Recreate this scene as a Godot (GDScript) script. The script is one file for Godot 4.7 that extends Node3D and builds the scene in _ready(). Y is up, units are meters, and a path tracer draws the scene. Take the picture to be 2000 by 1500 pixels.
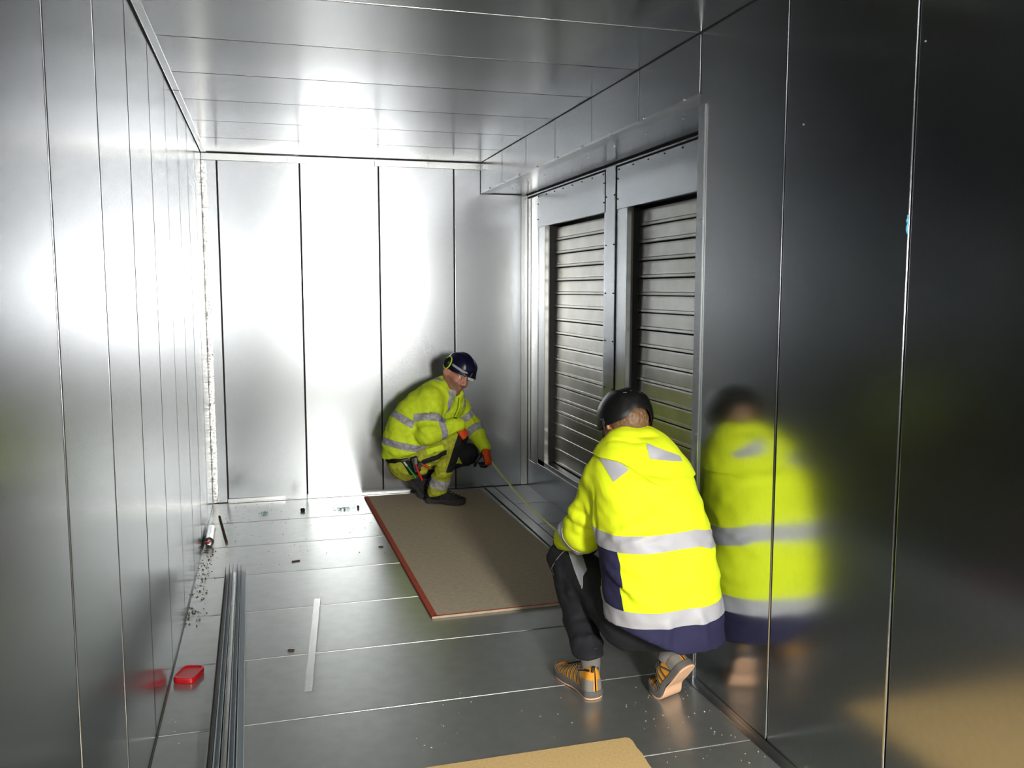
extends Node3D
# Inside of a galvanised-steel air-handling chamber under assembly, two workers measuring the floor.
# x runs from the left wall (0) to the right wall, z from the back wall (0) towards the camera, y up; metres.

const H := 2.656          # ceiling height
const WR := 2.129         # face of the near right wall and of the bulkhead
const XR := 2.524         # face of the recessed louver wall
const HB := 2.415         # underside of the bulkhead
const ZJ := 3.735         # where the near right wall begins
const ZE := 11.2          # rear wall, behind the camera
const PITCH := 0.6116     # width of the sheet-steel panels

var M := {}               # materials
var taken := {}

func _ready() -> void:
	# ---- camera
	var cam := Camera3D.new()
	cam.name = "camera"
	cam.fov = 47.28
	cam.near = 0.05
	cam.far = 60.0
	add_child(cam)
	cam.transform = Transform3D(Basis(Vector3.UP, -0.2726) * Basis(Vector3.RIGHT, -0.1069), Vector3(0.434, 1.6413, 7.0079))
	cam.current = true
	# ---- surroundings and exposure
	var env := Environment.new()
	env.background_mode = Environment.BG_COLOR
	env.background_color = Color(0.10, 0.11, 0.12)
	env.tonemap_mode = Environment.TONE_MAPPER_LINEAR
	env.tonemap_exposure = 1.0
	env.sdfgi_enabled = true
	env.ssao_enabled = true
	env.ssil_enabled = true
	var we := WorldEnvironment.new()
	we.name = "world_environment"
	we.environment = env
	add_child(we)
	# ---- the site lamp on its tripod, just behind and to the right of the camera
	make_materials()
	site_lamp(Vector3(1.53, 1.70, 7.6))
	# ---- the chamber
	build_room()
	build_louvers()
	# ---- loose things on the floor
	build_floor_things()
	# ---- the two workers
	build_near_worker()
	build_far_worker()

# ------------------------------------------------------------------ naming and tagging
func numbered(called: String) -> String:
	var k: int = taken.get(called, 0)
	taken[called] = k + 1
	return called if k == 0 else "%s_%03d" % [called, k]

func thing(called: String, label: String, category: String, at := Vector3.ZERO, group := "") -> Node3D:
	var o := Node3D.new()
	o.name = numbered(called)
	o.position = at
	tag(o, label, category, group)
	add_child(o)
	return o

func tag(o: Node, label: String, category: String, group := "") -> void:
	o.set_meta("label", label)
	o.set_meta("category", category)
	if group != "":
		o.set_meta("group", group)

func structure(called: String, label: String, category: String) -> Node3D:
	var o := Node3D.new()
	o.name = called
	o.set_meta("kind", "structure")
	tag(o, label, category)
	add_child(o)
	return o

func put(mb: MB, called: String, mat: Material, parent: Node, label := "") -> MeshInstance3D:
	var o := MeshInstance3D.new()
	o.name = called
	o.mesh = mb.commit()
	o.material_override = mat
	if label != "":
		o.set_meta("label", label)
	parent.add_child(o, true)
	return o

func put_mesh(m: Mesh, called: String, mat: Material, parent: Node, t := Transform3D()) -> MeshInstance3D:
	var o := MeshInstance3D.new()
	o.name = called
	o.mesh = m
	o.material_override = mat
	o.transform = t
	parent.add_child(o, true)
	return o

# ------------------------------------------------------------------ mesh builder
class MB:
	var v := PackedVector3Array()
	var n := PackedVector3Array()
	var idx := PackedInt32Array()

	func vert(p: Vector3, nn: Vector3) -> int:
		v.append(p)
		n.append(nn)
		return v.size() - 1

	func tri_i(a: int, b: int, c: int) -> void:
		# front faces run clockwise seen from the side the normals point to
		var g := (v[b] - v[a]).cross(v[c] - v[a])
		if g.dot(n[a] + n[b] + n[c]) > 0.0:
			idx.append_array([a, c, b])
		else:
			idx.append_array([a, b, c])

	func quad_i(a: int, b: int, c: int, d: int) -> void:
		tri_i(a, b, c)
		tri_i(a, c, d)

	func tri(a: Vector3, b: Vector3, c: Vector3, out: Vector3) -> void:
		var g := (b - a).cross(c - a).normalized()
		if g.dot(out) < 0.0:
			g = -g
		tri_i(vert(a, g), vert(b, g), vert(c, g))

	func quad(a: Vector3, b: Vector3, c: Vector3, d: Vector3, out: Vector3) -> void:
		var g := (c - a).cross(d - b).normalized()
		if g.dot(out) < 0.0:
			g = -g
		quad_i(vert(a, g), vert(b, g), vert(c, g), vert(d, g))

	# box with chamfered edges
	func box(c: Vector3, s: Vector3, bev := 0.0, t := Transform3D()) -> void:
		var h := s * 0.5
		var b := minf(bev, minf(h.x, minf(h.y, h.z)) * 0.9)
		if b <= 0.0:
			b = 0.0
		for ax in 3:
			for sg in [-1.0, 1.0]:
				var u := (ax + 1) % 3
				var w := (ax + 2) % 3
				var pts: Array[Vector3] = []
				for q in [[-1, -1], [1, -1], [1, 1], [-1, 1]]:
					var p := Vector3.ZERO
					p[ax] = sg * h[ax]
					p[u] = q[0] * (h[u] - b)
					p[w] = q[1] * (h[w] - b)
					pts.append(t * (c + p))
				var o := Vector3.ZERO
				o[ax] = sg
				quad(pts[0], pts[1], pts[2], pts[3], t.basis * o)
		if b == 0.0:
			return
		for ax in 3:
			var u := (ax + 1) % 3
			var w := (ax + 2) % 3
			for su in [-1.0, 1.0]:
				for sw in [-1.0, 1.0]:
					var pts: Array[Vector3] = []
					for e in [[-1.0, 0], [1.0, 0], [1.0, 1], [-1.0, 1]]:
						var p := Vector3.ZERO
						p[ax] = e[0] * (h[ax] - b)
						p[u] = su * (h[u] - (0.0 if e[1] == 0 else b))
						p[w] = sw * (h[w] - (b if e[1] == 0 else 0.0))
						pts.append(t * (c + p))
					var o := Vector3.ZERO
					o[u] = su
					o[w] = sw
					quad(pts[0], pts[1], pts[2], pts[3], t.basis * o)
		for sx in [-1.0, 1.0]:
			for sy in [-1.0, 1.0]:
				for sz in [-1.0, 1.0]:
					var k := Vector3(sx, sy, sz)
					tri(t * (c + k * (h - Vector3(0, b, b))), t * (c + k * (h - Vector3(b, 0, b))), t * (c + k * (h - Vector3(b, b, 0))), t.basis * k)

	# polygon profile (in the plane of eu, ev) swept from p0 by the vector along; closed outline, anticlockwise
	func prism(profile: PackedVector2Array, p0: Vector3, along: Vector3, eu: Vector3, ev: Vector3, caps := true) -> void:
		var cnt := profile.size()
		var area := 0.0
		for i in cnt:
			area += profile[i].cross(profile[(i + 1) % cnt])
		for i in cnt:
			var a := profile[i]
			var b := profile[(i + 1) % cnt]
			var e := b - a
			var o2 := Vector2(e.y, -e.x) * signf(area)
			var pa := p0 + eu * a.x + ev * a.y
			var pb := p0 + eu * b.x + ev * b.y
			quad(pa, pb, pb + along, pa + along, eu * o2.x + ev * o2.y)
		if caps:
			var t := Geometry2D.triangulate_polygon(profile)
			for k in range(0, t.size(), 3):
				var q: Array[Vector3] = []
				for m in 3:
					q.append(p0 + eu * profile[t[k + m]].x + ev * profile[t[k + m]].y)
				tri(q[0], q[1], q[2], -along)
				tri(q[0] + along, q[1] + along, q[2] + along, along)

	# smooth grid of points; rows x cols; normals from neighbours
	func grid(pts: Array, rows: int, cols: int, closed_cols := false, flip := false) -> void:
		var base := v.size()
		for r in rows:
			for c in cols:
				var c0 := (c - 1 + cols) % cols if closed_cols else maxi(c - 1, 0)
				var c1 := (c + 1) % cols if closed_cols else mini(c + 1, cols - 1)
				var r0 := maxi(r - 1, 0)
				var r1 := mini(r + 1, rows - 1)
				var du: Vector3 = pts[r * cols + c1] - pts[r * cols + c0]
				var dv: Vector3 = pts[r1 * cols + c] - pts[r0 * cols + c]
				var g := du.cross(dv)
				if g.length_squared() < 1e-16:
					# a pole: take the neighbouring row
					var rr := r + 1 if r == 0 else r - 1
					du = pts[rr * cols + c1] - pts[rr * cols + c0]
					g = du.cross(dv)
				g = g.normalized()
				vert(pts[r * cols + c], -g if flip else g)
		for r in rows - 1:
			for c in (cols if closed_cols else cols - 1):
				var a := base + r * cols + c
				var b := base + r * cols + (c + 1) % cols
				quad_i(a, b, b + cols, a + cols)

	# tube along points with given radii
	func tube(pts: PackedVector3Array, radii: PackedFloat32Array, sides := 8, caps := true) -> void:
		var cnt := pts.size()
		var up := Vector3.UP
		var g := []
		for i in cnt:
			var d := (pts[mini(i + 1, cnt - 1)] - pts[maxi(i - 1, 0)]).normalized()
			if absf(d.dot(up)) > 0.95:
				up = Vector3.RIGHT if absf(d.x) < 0.9 else Vector3.BACK
			var e1 := (up - d * up.dot(d)).normalized()
			up = e1
			var e2 := d.cross(e1)
			for s in sides:
				var th := TAU * s / sides
				g.append(pts[i] + (e1 * cos(th) + e2 * sin(th)) * radii[i])
		var base := v.size()
		for i in cnt:
			for s in sides:
				vert(g[i * sides + s], (g[i * sides + s] - pts[i]).normalized())
		for i in cnt - 1:
			for s in sides:
				var a := base + i * sides + s
				var b := base + i * sides + (s + 1) % sides
				quad_i(a, b, b + sides, a + sides)
		if caps:
			for e in [0, cnt - 1]:
				var o := (pts[0] - pts[1]) if e == 0 else (pts[cnt - 1] - pts[cnt - 2])
				for s in sides:
					tri(pts[e], g[e * sides + s], g[e * sides + (s + 1) % sides], o)

	# surface of revolution: profile of (radius, height) about axis through p0
	func lathe(profile: PackedVector2Array, t: Transform3D, sides := 16) -> void:
		for i in profile.size() - 1:
			var a := profile[i]
			var b := profile[i + 1]
			var e := b - a
			var o2 := Vector2(e.y, -e.x).normalized()
			var base := v.size()
			for s in sides:
				var th := TAU * s / sides
				var d := Vector3(cos(th), 0, sin(th))
				var nn := (t.basis * (d * o2.x + Vector3.UP * o2.y)).normalized()
				vert(t * (d * a.x + Vector3.UP * a.y), nn)
				vert(t * (d * b.x + Vector3.UP * b.y), nn)
			for s in sides:
				var s1 := (s + 1) % sides
				quad_i(base + 2 * s, base + 2 * s + 1, base + 2 * s1 + 1, base + 2 * s1)

	func add(o: MB, t := Transform3D()) -> void:
		var base := v.size()
		for i in o.v.size():
			v.append(t * o.v[i])
			n.append((t.basis * o.n[i]).normalized())
		for i in o.idx:
			idx.append(i + base)

	func commit() -> ArrayMesh:
		var a := []
		a.resize(Mesh.ARRAY_MAX)
		a[Mesh.ARRAY_VERTEX] = v
		a[Mesh.ARRAY_NORMAL] = n
		a[Mesh.ARRAY_INDEX] = idx
		var m := ArrayMesh.new()
		if v.size() > 0:
			m.add_surface_from_arrays(Mesh.PRIMITIVE_TRIANGLES, a)
		return m

func frame(o: Vector3, x: Vector3, y: Vector3, z: Vector3) -> Transform3D:
	return Transform3D(Basis(x, y, z), o)

# ------------------------------------------------------------------ materials
func noise_tex(seed_: int, freq: float, lo: Color, hi: Color, octaves := 4, size := 512, kind := FastNoiseLite.TYPE_SIMPLEX_SMOOTH) -> NoiseTexture2D:
	var f := FastNoiseLite.new()
	f.noise_type = kind
	f.seed = seed_
	f.frequency = freq
	f.fractal_octaves = octaves
	var g := Gradient.new()
	g.set_color(0, lo)
	g.set_color(1, hi)
	var t := NoiseTexture2D.new()
	t.width = size
	t.height = size
	t.seamless = true
	t.noise = f
	t.color_ramp = g
	return t

func normal_tex(seed_: int, freq: float, strength: float, octaves := 3, size := 512) -> NoiseTexture2D:
	var f := FastNoiseLite.new()
	f.seed = seed_
	f.frequency = freq
	f.fractal_octaves = octaves
	var t := NoiseTexture2D.new()
	t.width = size
	t.height = size
	t.seamless = true
	t.noise = f
	t.as_normal_map = true
	t.bump_strength = strength
	return t

func mat(called: String, color: Color, rough: float, metal := 0.0) -> StandardMaterial3D:
	var m := StandardMaterial3D.new()
	m.resource_name = called
	m.albedo_color = color
	m.roughness = rough
	m.metallic = metal
	M[called] = m
	return m

func triplanar(m: StandardMaterial3D, scale: float, world := true) -> void:
	m.uv1_triplanar = true
	m.uv1_world_triplanar = world
	m.uv1_scale = Vector3.ONE * scale

func make_materials() -> void:
	var spangle := noise_tex(3, 0.03, Color(0.965, 0.968, 0.972), Color(1, 1, 1), 5)
	# zinc spangle: faint grains of a few millimetres, some duller than others
	var rough_t := noise_tex(5, 0.05, Color(0.94, 0.94, 0.94), Color(1, 1, 1), 3)
	var m := mat("steel", Color(0.72, 0.73, 0.74), 0.215, 1.0)
	m.albedo_texture = spangle
	m.roughness_texture = rough_t
	triplanar(m, 2.0)
	for q in [["steel_dull", Color(0.63, 0.642, 0.655), 0.225], ["steel_matt", Color(0.69, 0.705, 0.725), 0.275], ["steel_bright", Color(0.73, 0.742, 0.75), 0.185]]:      # sheets from three batches, duller and brighter
		var n := mat(q[0], q[1], q[2], 1.0)
		n.albedo_texture = spangle
		n.roughness_texture = rough_t
		triplanar(n, 2.0)
	m = mat("floor_steel", Color(0.69, 0.70, 0.69), 0.30, 0.80)
	m.albedo_texture = noise_tex(11, 0.01, Color(0.94, 0.943, 0.94), Color(1, 1, 1), 4, 1024)
	m.roughness_texture = noise_tex(12, 0.008, Color(0.955, 0.955, 0.955), Color(1, 1, 1), 2)
	triplanar(m, 1.0)
	m = mat("trim_steel", Color(0.78, 0.79, 0.795), 0.26, 1.0)
	m = mat("blade_steel", Color(0.77, 0.765, 0.745), 0.30, 1.0)
	m.albedo_texture = noise_tex(21, 0.008, Color(0.90, 0.89, 0.86), Color(1, 1, 1), 5)
	triplanar(m, 1.0)
	m = mat("groove", Color(0.10, 0.10, 0.10), 0.7, 0.0)
	m = mat("black_rubber", Color(0.035, 0.034, 0.038), 0.55)
	m = mat("screw_zinc", Color(0.72, 0.72, 0.70), 0.3, 1.0)
	m = mat("tape_foil", Color(0.88, 0.88, 0.88), 0.26, 1.0)
	m.normal_enabled = true
	m.normal_texture = normal_tex(31, 0.02, 5.0)
	triplanar(m, 4.0)
	m = mat("film_blue", Color(0.35, 0.65, 0.78), 0.4)
	m = mat("rear_dark", Color(0.20, 0.21, 0.21), 0.9)
	m = mat("lamp_black", Color(0.03, 0.03, 0.03), 0.5)
	m = mat("lamp_face", Color(1, 1, 1), 0.4)
	m.emission_enabled = true
	m.emission = Color(1.0, 0.98, 0.94)
	m.emission_energy_multiplier = 6.0

# ------------------------------------------------------------------ the lamp
func site_lamp(at: Vector3) -> void:
	var t := thing("floodlight", "tall rectangular black work floodlight on a tripod stand behind the photographer", "lamp", Vector3(at.x, 0, at.z))
	var aim := Vector3(0.02, -0.09, -1).normalized()
	var b := Basis.looking_at(aim, Vector3.UP)
	var tf := Transform3D(b, Vector3(0, at.y, 0))
	var mb := MB.new()
	mb.box(Vector3(0, 0, 0.05), Vector3(0.40, 0.56, 0.07), 0.012, tf)
	put(mb, "housing", M.lamp_black, t)
	mb = MB.new()
	mb.box(Vector3(0, 0, 0.008), Vector3(0.36, 0.52, 0.012), 0.003, tf)
	put(mb, "lamp_face", M.lamp_face, t)
	mb = MB.new()
	mb.tube(PackedVector3Array([Vector3(0, 0.55, 0.06), Vector3(0, at.y - 0.26, 0.06)]), PackedFloat32Array([0.016, 0.014]), 10)
	put(mb, "pole", M.lamp_black, t)
	for k in 3:
		var a := TAU * k / 3.0 + 0.4
		mb = MB.new()
		mb.tube(PackedVector3Array([Vector3(0, 0.70, 0.06), Vector3(cos(a) * 0.45, 0.012, 0.06 + sin(a) * 0.45)]), PackedFloat32Array([0.011, 0.011]), 8)
		put(mb, "leg", M.lamp_black, t)
	var l := AreaLight3D.new()
	l.name = "floodlight_beam"
	l.area_size = Vector2(0.36, 0.52)
	l.light_color = Color(1.0, 0.985, 0.95)
	l.light_energy = 20.0
	l.area_range = 20.0
	l.area_attenuation = 2.0
	l.shadow_enabled = true
	l.transform = tf * Transform3D(Basis(), Vector3(0, 0, -0.006))
	t.add_child(l)

# ------------------------------------------------------------------ sheet-steel panels
# One panel: width along eu, length along ev, out = the face's normal. Hemmed edges step back into the joint.
func panel(parent: Node, material: Material, o: Vector3, eu: Vector3, ev: Vector3, out: Vector3, w: float, l: float, bow := 0.0, tilt := 0.0, gap := 0.0035, deep := 0.008, called := "panel", lip := 0.0035) -> MeshInstance3D:
	var mb := MB.new()
	var us := [[gap, -deep, -1.0], [gap, -lip, -1.0], [gap + lip * 0.25, -lip * 0.34, -0.7], [gap + lip, 0.0, 0.0]]
	var cols := []
	for q in us:
		cols.append([q[0], q[1], q[2]])
	for k in range(1, 6):
		cols.append([w * k / 6.0, 0.0, 0.0])
	for k in 4:
		var q: Array = us[3 - k]
		cols.append([w - q[0], q[1], -q[2]])
	var prev := -1
	for c in cols:
		var f: float = c[0] / w
		var d: float = c[1] + bow * sin(PI * f) + tilt * (f - 0.5) * w
		var nn: Vector3 = (out - eu * (bow * PI / w * cos(PI * f) + tilt)).normalized()
		nn = (nn * sqrt(1.0 - c[2] * c[2]) + eu * c[2]).normalized()
		var p := o + eu * float(c[0]) + out * d
		var a := mb.vert(p, nn)
		mb.vert(p + ev * l, nn)
		if prev >= 0:
			mb.quad_i(prev, prev + 1, a + 1, a)
		prev = a
	return put(mb, called, material, parent)

func slab(parent: Node, material: Material, lo: Vector3, hi: Vector3, called := "backing", bev := 0.0) -> MeshInstance3D:
	var mb := MB.new()
	mb.box((lo + hi) * 0.5, hi - lo, bev)
	return put(mb, called, material, parent)

# L-shaped angle: two flat legs along u and v meeting in the corner p0, swept by along
func angle_bar(parent: Node, material: Material, p0: Vector3, along: Vector3, eu: Vector3, ev: Vector3, lu: float, lv: float, th := 0.003, called := "corner_trim") -> MeshInstance3D:
	var mb := MB.new()
	var e := th * 0.4
	mb.prism(PackedVector2Array([Vector2(0, 0), Vector2(lu - e, 0), Vector2(lu, e), Vector2(lu, th - e), Vector2(lu - e, th), Vector2(th + e, th), Vector2(th, th + e), Vector2(th, lv - e), Vector2(th - e, lv), Vector2(e, lv), Vector2(0, lv - e)]), p0, along, eu, ev)
	return put(mb, called, material, parent)

func screw(parent: Node, at: Vector3, out: Vector3, material: Material, r := 0.0055) -> void:
	var b := Basis(Quaternion(Vector3.UP, out)) if out.dot(Vector3.UP) > -0.999 else Basis(Vector3.RIGHT, PI)
	if not M.has("screw_mesh"):
		var mb := MB.new()
		mb.lathe(PackedVector2Array([Vector2(1.15, 0.0), Vector2(1.15, 0.18), Vector2(0.82, 0.25), Vector2(0.8, 0.8), Vector2(0.62, 1.0), Vector2(0.0, 1.0)]), Transform3D(), 8)
		M["screw_mesh"] = mb.commit()
	put_mesh(M["screw_mesh"], "screw", material, parent, Transform3D(b.scaled(Vector3.ONE * r), at))

func build_room() -> void:
	var rng := RandomNumberGenerator.new()
	rng.seed = 7
	var X := Vector3.RIGHT
	var Y := Vector3.UP
	var Z := Vector3.BACK
	# ---- left wall
	var w := structure("wall_left", "left wall of upright galvanised steel panels", "wall")
	slab(w, M.groove, Vector3(-0.08, -0.05, -0.1), Vector3(-0.0125, H + 0.05, ZE))
	var z := 1.243 - 2 * PITCH
	panel(w, M.steel_dull, Vector3(0, 0, 0.0), Z, Y, X, z, H)
	while z < ZE:
		panel(w, M.steel_dull, Vector3(0, 0, z), Z, Y, X, minf(PITCH, ZE - z), H, rng.randf_range(-0.0006, 0.0012), rng.randf_range(-0.002, 0.002), 0.006, 0.012)
		z += PITCH
	# ---- ceiling
	w = structure("ceiling", "ceiling of galvanised steel panels laid across the chamber", "ceiling")
	slab(w, M.groove, Vector3(-0.08, H + 0.0085, -0.1), Vector3(XR + 0.1, H + 0.08, ZE))
	z = 0.674 - PITCH
	panel(w, M.steel, Vector3(0, H, 0.0), Z, X, -Y, z, WR)
	while z < ZE:
		panel(w, M.steel, Vector3(0, H, z), Z, X, -Y, minf(PITCH, ZE - z), WR, rng.randf_range(-0.0006, 0.0012), rng.randf_range(-0.002, 0.002))
		z += PITCH
	# ---- floor
	w = structure("floor", "floor of dusty galvanised steel panels with joints running across", "floor")
	slab(w, M.groove, Vector3(-0.08, -0.08, -0.1), Vector3(XR + 0.1, -0.0085, ZE))
	z = 0.6285 - PITCH
	panel(w, M.floor_steel, Vector3(0, 0, -0.03), Z, X, Y, z + 0.03, XR)
	while z < ZE:
		panel(w, M.floor_steel, Vector3(0, 0, z), Z, X, Y, minf(PITCH, ZE - z), XR if z < ZJ else WR + 0.02, rng.randf_range(-0.0004, 0.0006), rng.randf_range(-0.0015, 0.0015))
		z += PITCH
	# ---- back wall
	w = structure("wall_back", "back wall of upright galvanised steel panels under a metal rail", "wall")
	slab(w, M.groove, Vector3(-0.1, -0.05, -0.08), Vector3(XR + 0.1, H + 0.05, -0.0085))
	panel(w, M.steel_matt, Vector3(0, 0, 0), X, Y, Z, 0.1103, H, 0.0, 0.0, 0.004)
	var bows := [0.0012, 0.0006, 0.0008, -0.0004]
	var tilts := [0.024, -0.001, -0.002, -0.004]
	for k in 4:
		panel(w, M.steel_matt, Vector3(0.1103 + 0.6 * k, 0, 0), X, Y, Z, 0.6 if k < 3 else XR - 1.9103, H, bows[k], tilts[k], 0.0045)
	# rail along the top of the back wall, in lengths
	var x0 := 0.0
	for len in [0.62, 0.66, 0.42, 0.429]:
		slab(w, M.trim_steel, Vector3(x0 + 0.001, H - 0.058, 0.001), Vector3(x0 + len - 0.001, H - 0.006, 0.012), "rail", 0.002)
		slab(w, M.groove, Vector3(x0 + 0.001, H - 0.006, 0.001), Vector3(x0 + len - 0.001, H - 0.001, 0.008), "seal")
		screw(w, Vector3(x0 + len - 0.03, H - 0.045, 0.013), Z, M.screw_zinc, 0.005)
		x0 += len
	# angle along the foot of the back wall
	x0 = 0.11
	for len in [0.60, 0.42, 0.50]:
		angle_bar(w, M.trim_steel, Vector3(x0, 0.001, 0.001), X * (len - 0.004), Z, Y, 0.03, 0.03, 0.003, "foot_trim")
		x0 += len
	# crumpled foil tape and angle in the left corner
	angle_bar(w, M.trim_steel, Vector3(0.0005, 0, 0.0005), Y * (H - 0.06), X, Z, 0.028, 0.022, 0.002)
	foil_tape(w)
	# corner angle where the back wall meets the louver wall
	angle_bar(w, M.trim_steel, Vector3(XR - 0.002, 0, 0.001), Y * (HB - 0.01), -X, Z, 0.052, 0.02, 0.003)
	# ---- right wall, from the recess to behind the camera
	w = structure("wall_right", "dark right wall of tall galvanised steel panels beside the crouching worker", "wall")
	slab(w, M.groove, Vector3(WR + 0.0085, -0.05, ZJ), Vector3(XR + 0.1, H + 0.05, ZE))
	z = ZJ
	var k2 := 0
	while z < ZE:
		panel(w, M.steel_bright, Vector3(WR, 0, z), Z, Y, -X, minf(0.6154, ZE - z), H, rng.randf_range(0.0, 0.0008), [0.0, 0.001, -0.001, 0.0][k2 % 4], 0.0035, 0.008, "panel", 0.006)
		z += 0.6154
		k2 += 1
	slab(w, M.steel, Vector3(WR + 0.002, 0, ZJ - 0.002), Vector3(XR + 0.05, HB, ZJ + 0.004), "jamb_sheet")
	# angle that wraps the corner of the recess
	angle_bar(w, M.trim_steel, Vector3(WR - 0.002, 0.0, ZJ - 0.004), Y * 2.372, Z, X, 0.062, 0.05, 0.003)
	slab(w, M.trim_steel, Vector3(WR - 0.008, 0.0, ZJ + 0.054), Vector3(WR - 0.001, 2.372, ZJ + 0.060), "corner_lip", 0.002)
	for y in [0.4, 1.05, 1.35, 1.92, 2.34]:
		screw(w, Vector3(WR - 0.002, y, ZJ + 0.04), -X, M.screw_zinc, 0.005)
	# angle along the foot
	angle_bar(w, M.trim_steel, Vector3(WR - 0.001, 0.001, ZJ), Z * (ZE - ZJ), -X, Y, 0.028, 0.022, 0.003, "foot_trim")
	# torn remnant of blue protective film in a joint, and two stray screw heads
	var film := MB.new()
	for k in 5:
		film.box(Vector3.ZERO, Vector3(0.002, 0.010 + 0.003 * (k % 3), 0.004 + 0.002 * (k % 2)), 0.0006, Transform3D(Basis(X, 0.4 * (k % 3 - 1)), Vector3(WR - 0.003, 1.798 + 0.010 * k, ZJ + 2 * 0.6154 - 0.004 - 0.002 * (k % 2))))
	put(film, "film_remnant", M.film_blue, w)
	for q in [Vector3(WR, 2.174, 4.454), Vector3(WR, 2.293, 4.994)]:
		screw(w, q, -X, M.screw_zinc, 0.003)
	# ---- bulkhead over the recess
	w = structure("wall_bulkhead", "steel bulkhead above the louver recess with a screwed bottom flange", "wall")
	slab(w, M.groove, Vector3(WR + 0.0085, HB + 0.004, 0.0), Vector3(XR + 0.1, H + 0.05, ZJ))
	var zs := [0.0, 0.065]
	for k in 6:
		zs.append(0.677 + PITCH * k)
	for k in 7:
		panel(w, M.steel, Vector3(WR, HB, zs[k]), Z, Y, -X, minf(zs[k + 1], ZJ) - zs[k], H - HB, 0.0, rng.randf_range(-0.002, 0.002), 0.0055)
	slab(w, M.steel, Vector3(WR + 0.004, HB, 0.002), Vector3(XR, HB + 0.004, ZJ - 0.002), "soffit_sheet")
	angle_bar(w, M.trim_steel, Vector3(WR - 0.001, HB - 0.003, 0.0), Z * (ZJ - 0.002), X, Y, 0.075, 0.012, 0.003, "flange")
	slab(w, M.groove, Vector3(WR - 0.003, H - 0.003, 0.0), Vector3(WR + 0.002, H - 0.0005, 11.1), "seal")
	slab(w, M.groove, Vector3(WR - 0.003, HB - 0.004, 0.0005), Vector3(WR + 0.006, H - 0.062, 0.010), "seal")
	slab(w, M.groove, Vector3(WR - 0.002, HB - 0.006, 0.0005), Vector3(XR - 0.05, HB + 0.001, 0.009), "seal")
	for k in 9:
		screw(w, Vector3(WR - 0.001, HB + 0.008, 0.32 + 0.41 * k), -X, M.screw_zinc, 0.006)
		screw(w, Vector3(WR + 0.15, HB, 0.42 + 0.41 * k), -Y, M.screw_zinc, 0.006)
	# trim along the left and right edges of the ceiling
	w = structure("trim_1", "thin angle where the left wall meets the ceiling", "trim")
	for q in [[0.0, 0.55], [0.56, 2.1], [2.12, 3.6], [3.62, 11.1]]:
		angle_bar(w, M.trim_steel, Vector3(0.006, H - 0.001, q[0]), Z * (q[1] - q[0]), X, -Y, 0.034, 0.003, 0.0025)
	slab(w, M.groove, Vector3(0.0, H - 0.006, 0.0), Vector3(0.005, H - 0.0005, 11.1), "seal")
	w = structure("trim_2", "thin angle where the left wall meets the floor", "trim")
	angle_bar(w, M.trim_steel, Vector3(0.001, 0.001, 0.0), Z * 11.1, X, Y, 0.006, 0.006, 0.002)
	slab(w, M.groove, Vector3(0.0, 0.0005, 0.0), Vector3(0.005, 0.004, 11.1), "seal")
	slab(w, M.groove, Vector3(0.0, 0.0005, 0.0), Vector3(XR, 0.005, 0.006), "seal")
	w = structure("trim_3", "flat steel threshold strip along the foot of the louver recess", "trim")
	slab(w, M.floor_steel, Vector3(WR + 0.026, 0.0005, 0.03), Vector3(WR + 0.098, 0.003, ZJ), "threshold_strip", 0.001)
	slab(w, M.groove, Vector3(WR + 0.013, 0.0005, 0.03), Vector3(WR + 0.022, 0.002, ZJ), "seal")
	slab(w, M.groove, Vector3(WR + 0.10, 0.0005, 0.03), Vector3(WR + 0.106, 0.0015, ZJ), "seal")
	# ---- rear wall behind the camera, unlit
	w = structure("wall_rear", "unlined dark rear wall behind the camera", "wall")
	slab(w, M.rear_dark, Vector3(-0.1, -0.05, ZE), Vector3(XR + 0.1, H + 0.05, ZE + 0.1), "backing")

# wrinkled aluminium tape running up both sides of the left back corner
func foil_tape(parent: Node) -> void:
	var f := FastNoiseLite.new()
	f.seed = 4
	f.frequency = 9.0
	for side in 2:
		var pts := []
		var rows := 120
		for r in rows:
			var y := 0.02 + (H - 0.1) * r / (rows - 1.0)
			for c in 5:
				var u := 0.002 + 0.036 * c / 4.0 + (0.004 * f.get_noise_2d(y * 3.0, 7.0 + side) if c == 4 else 0.0)
				var d := 0.0045 + 0.0035 * f.get_noise_3d(y * 1.6, u * 2.0, side * 5.0)
				if c == 0 or c == 4:
					d = 0.0028
				pts.append(Vector3(u, y, d) if side == 0 else Vector3(d, y, u))
		var mb := MB.new()
		mb.grid(pts, rows, 5, false, side == 1)
		put(mb, "foil_tape", M.tape_foil, parent)

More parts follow.
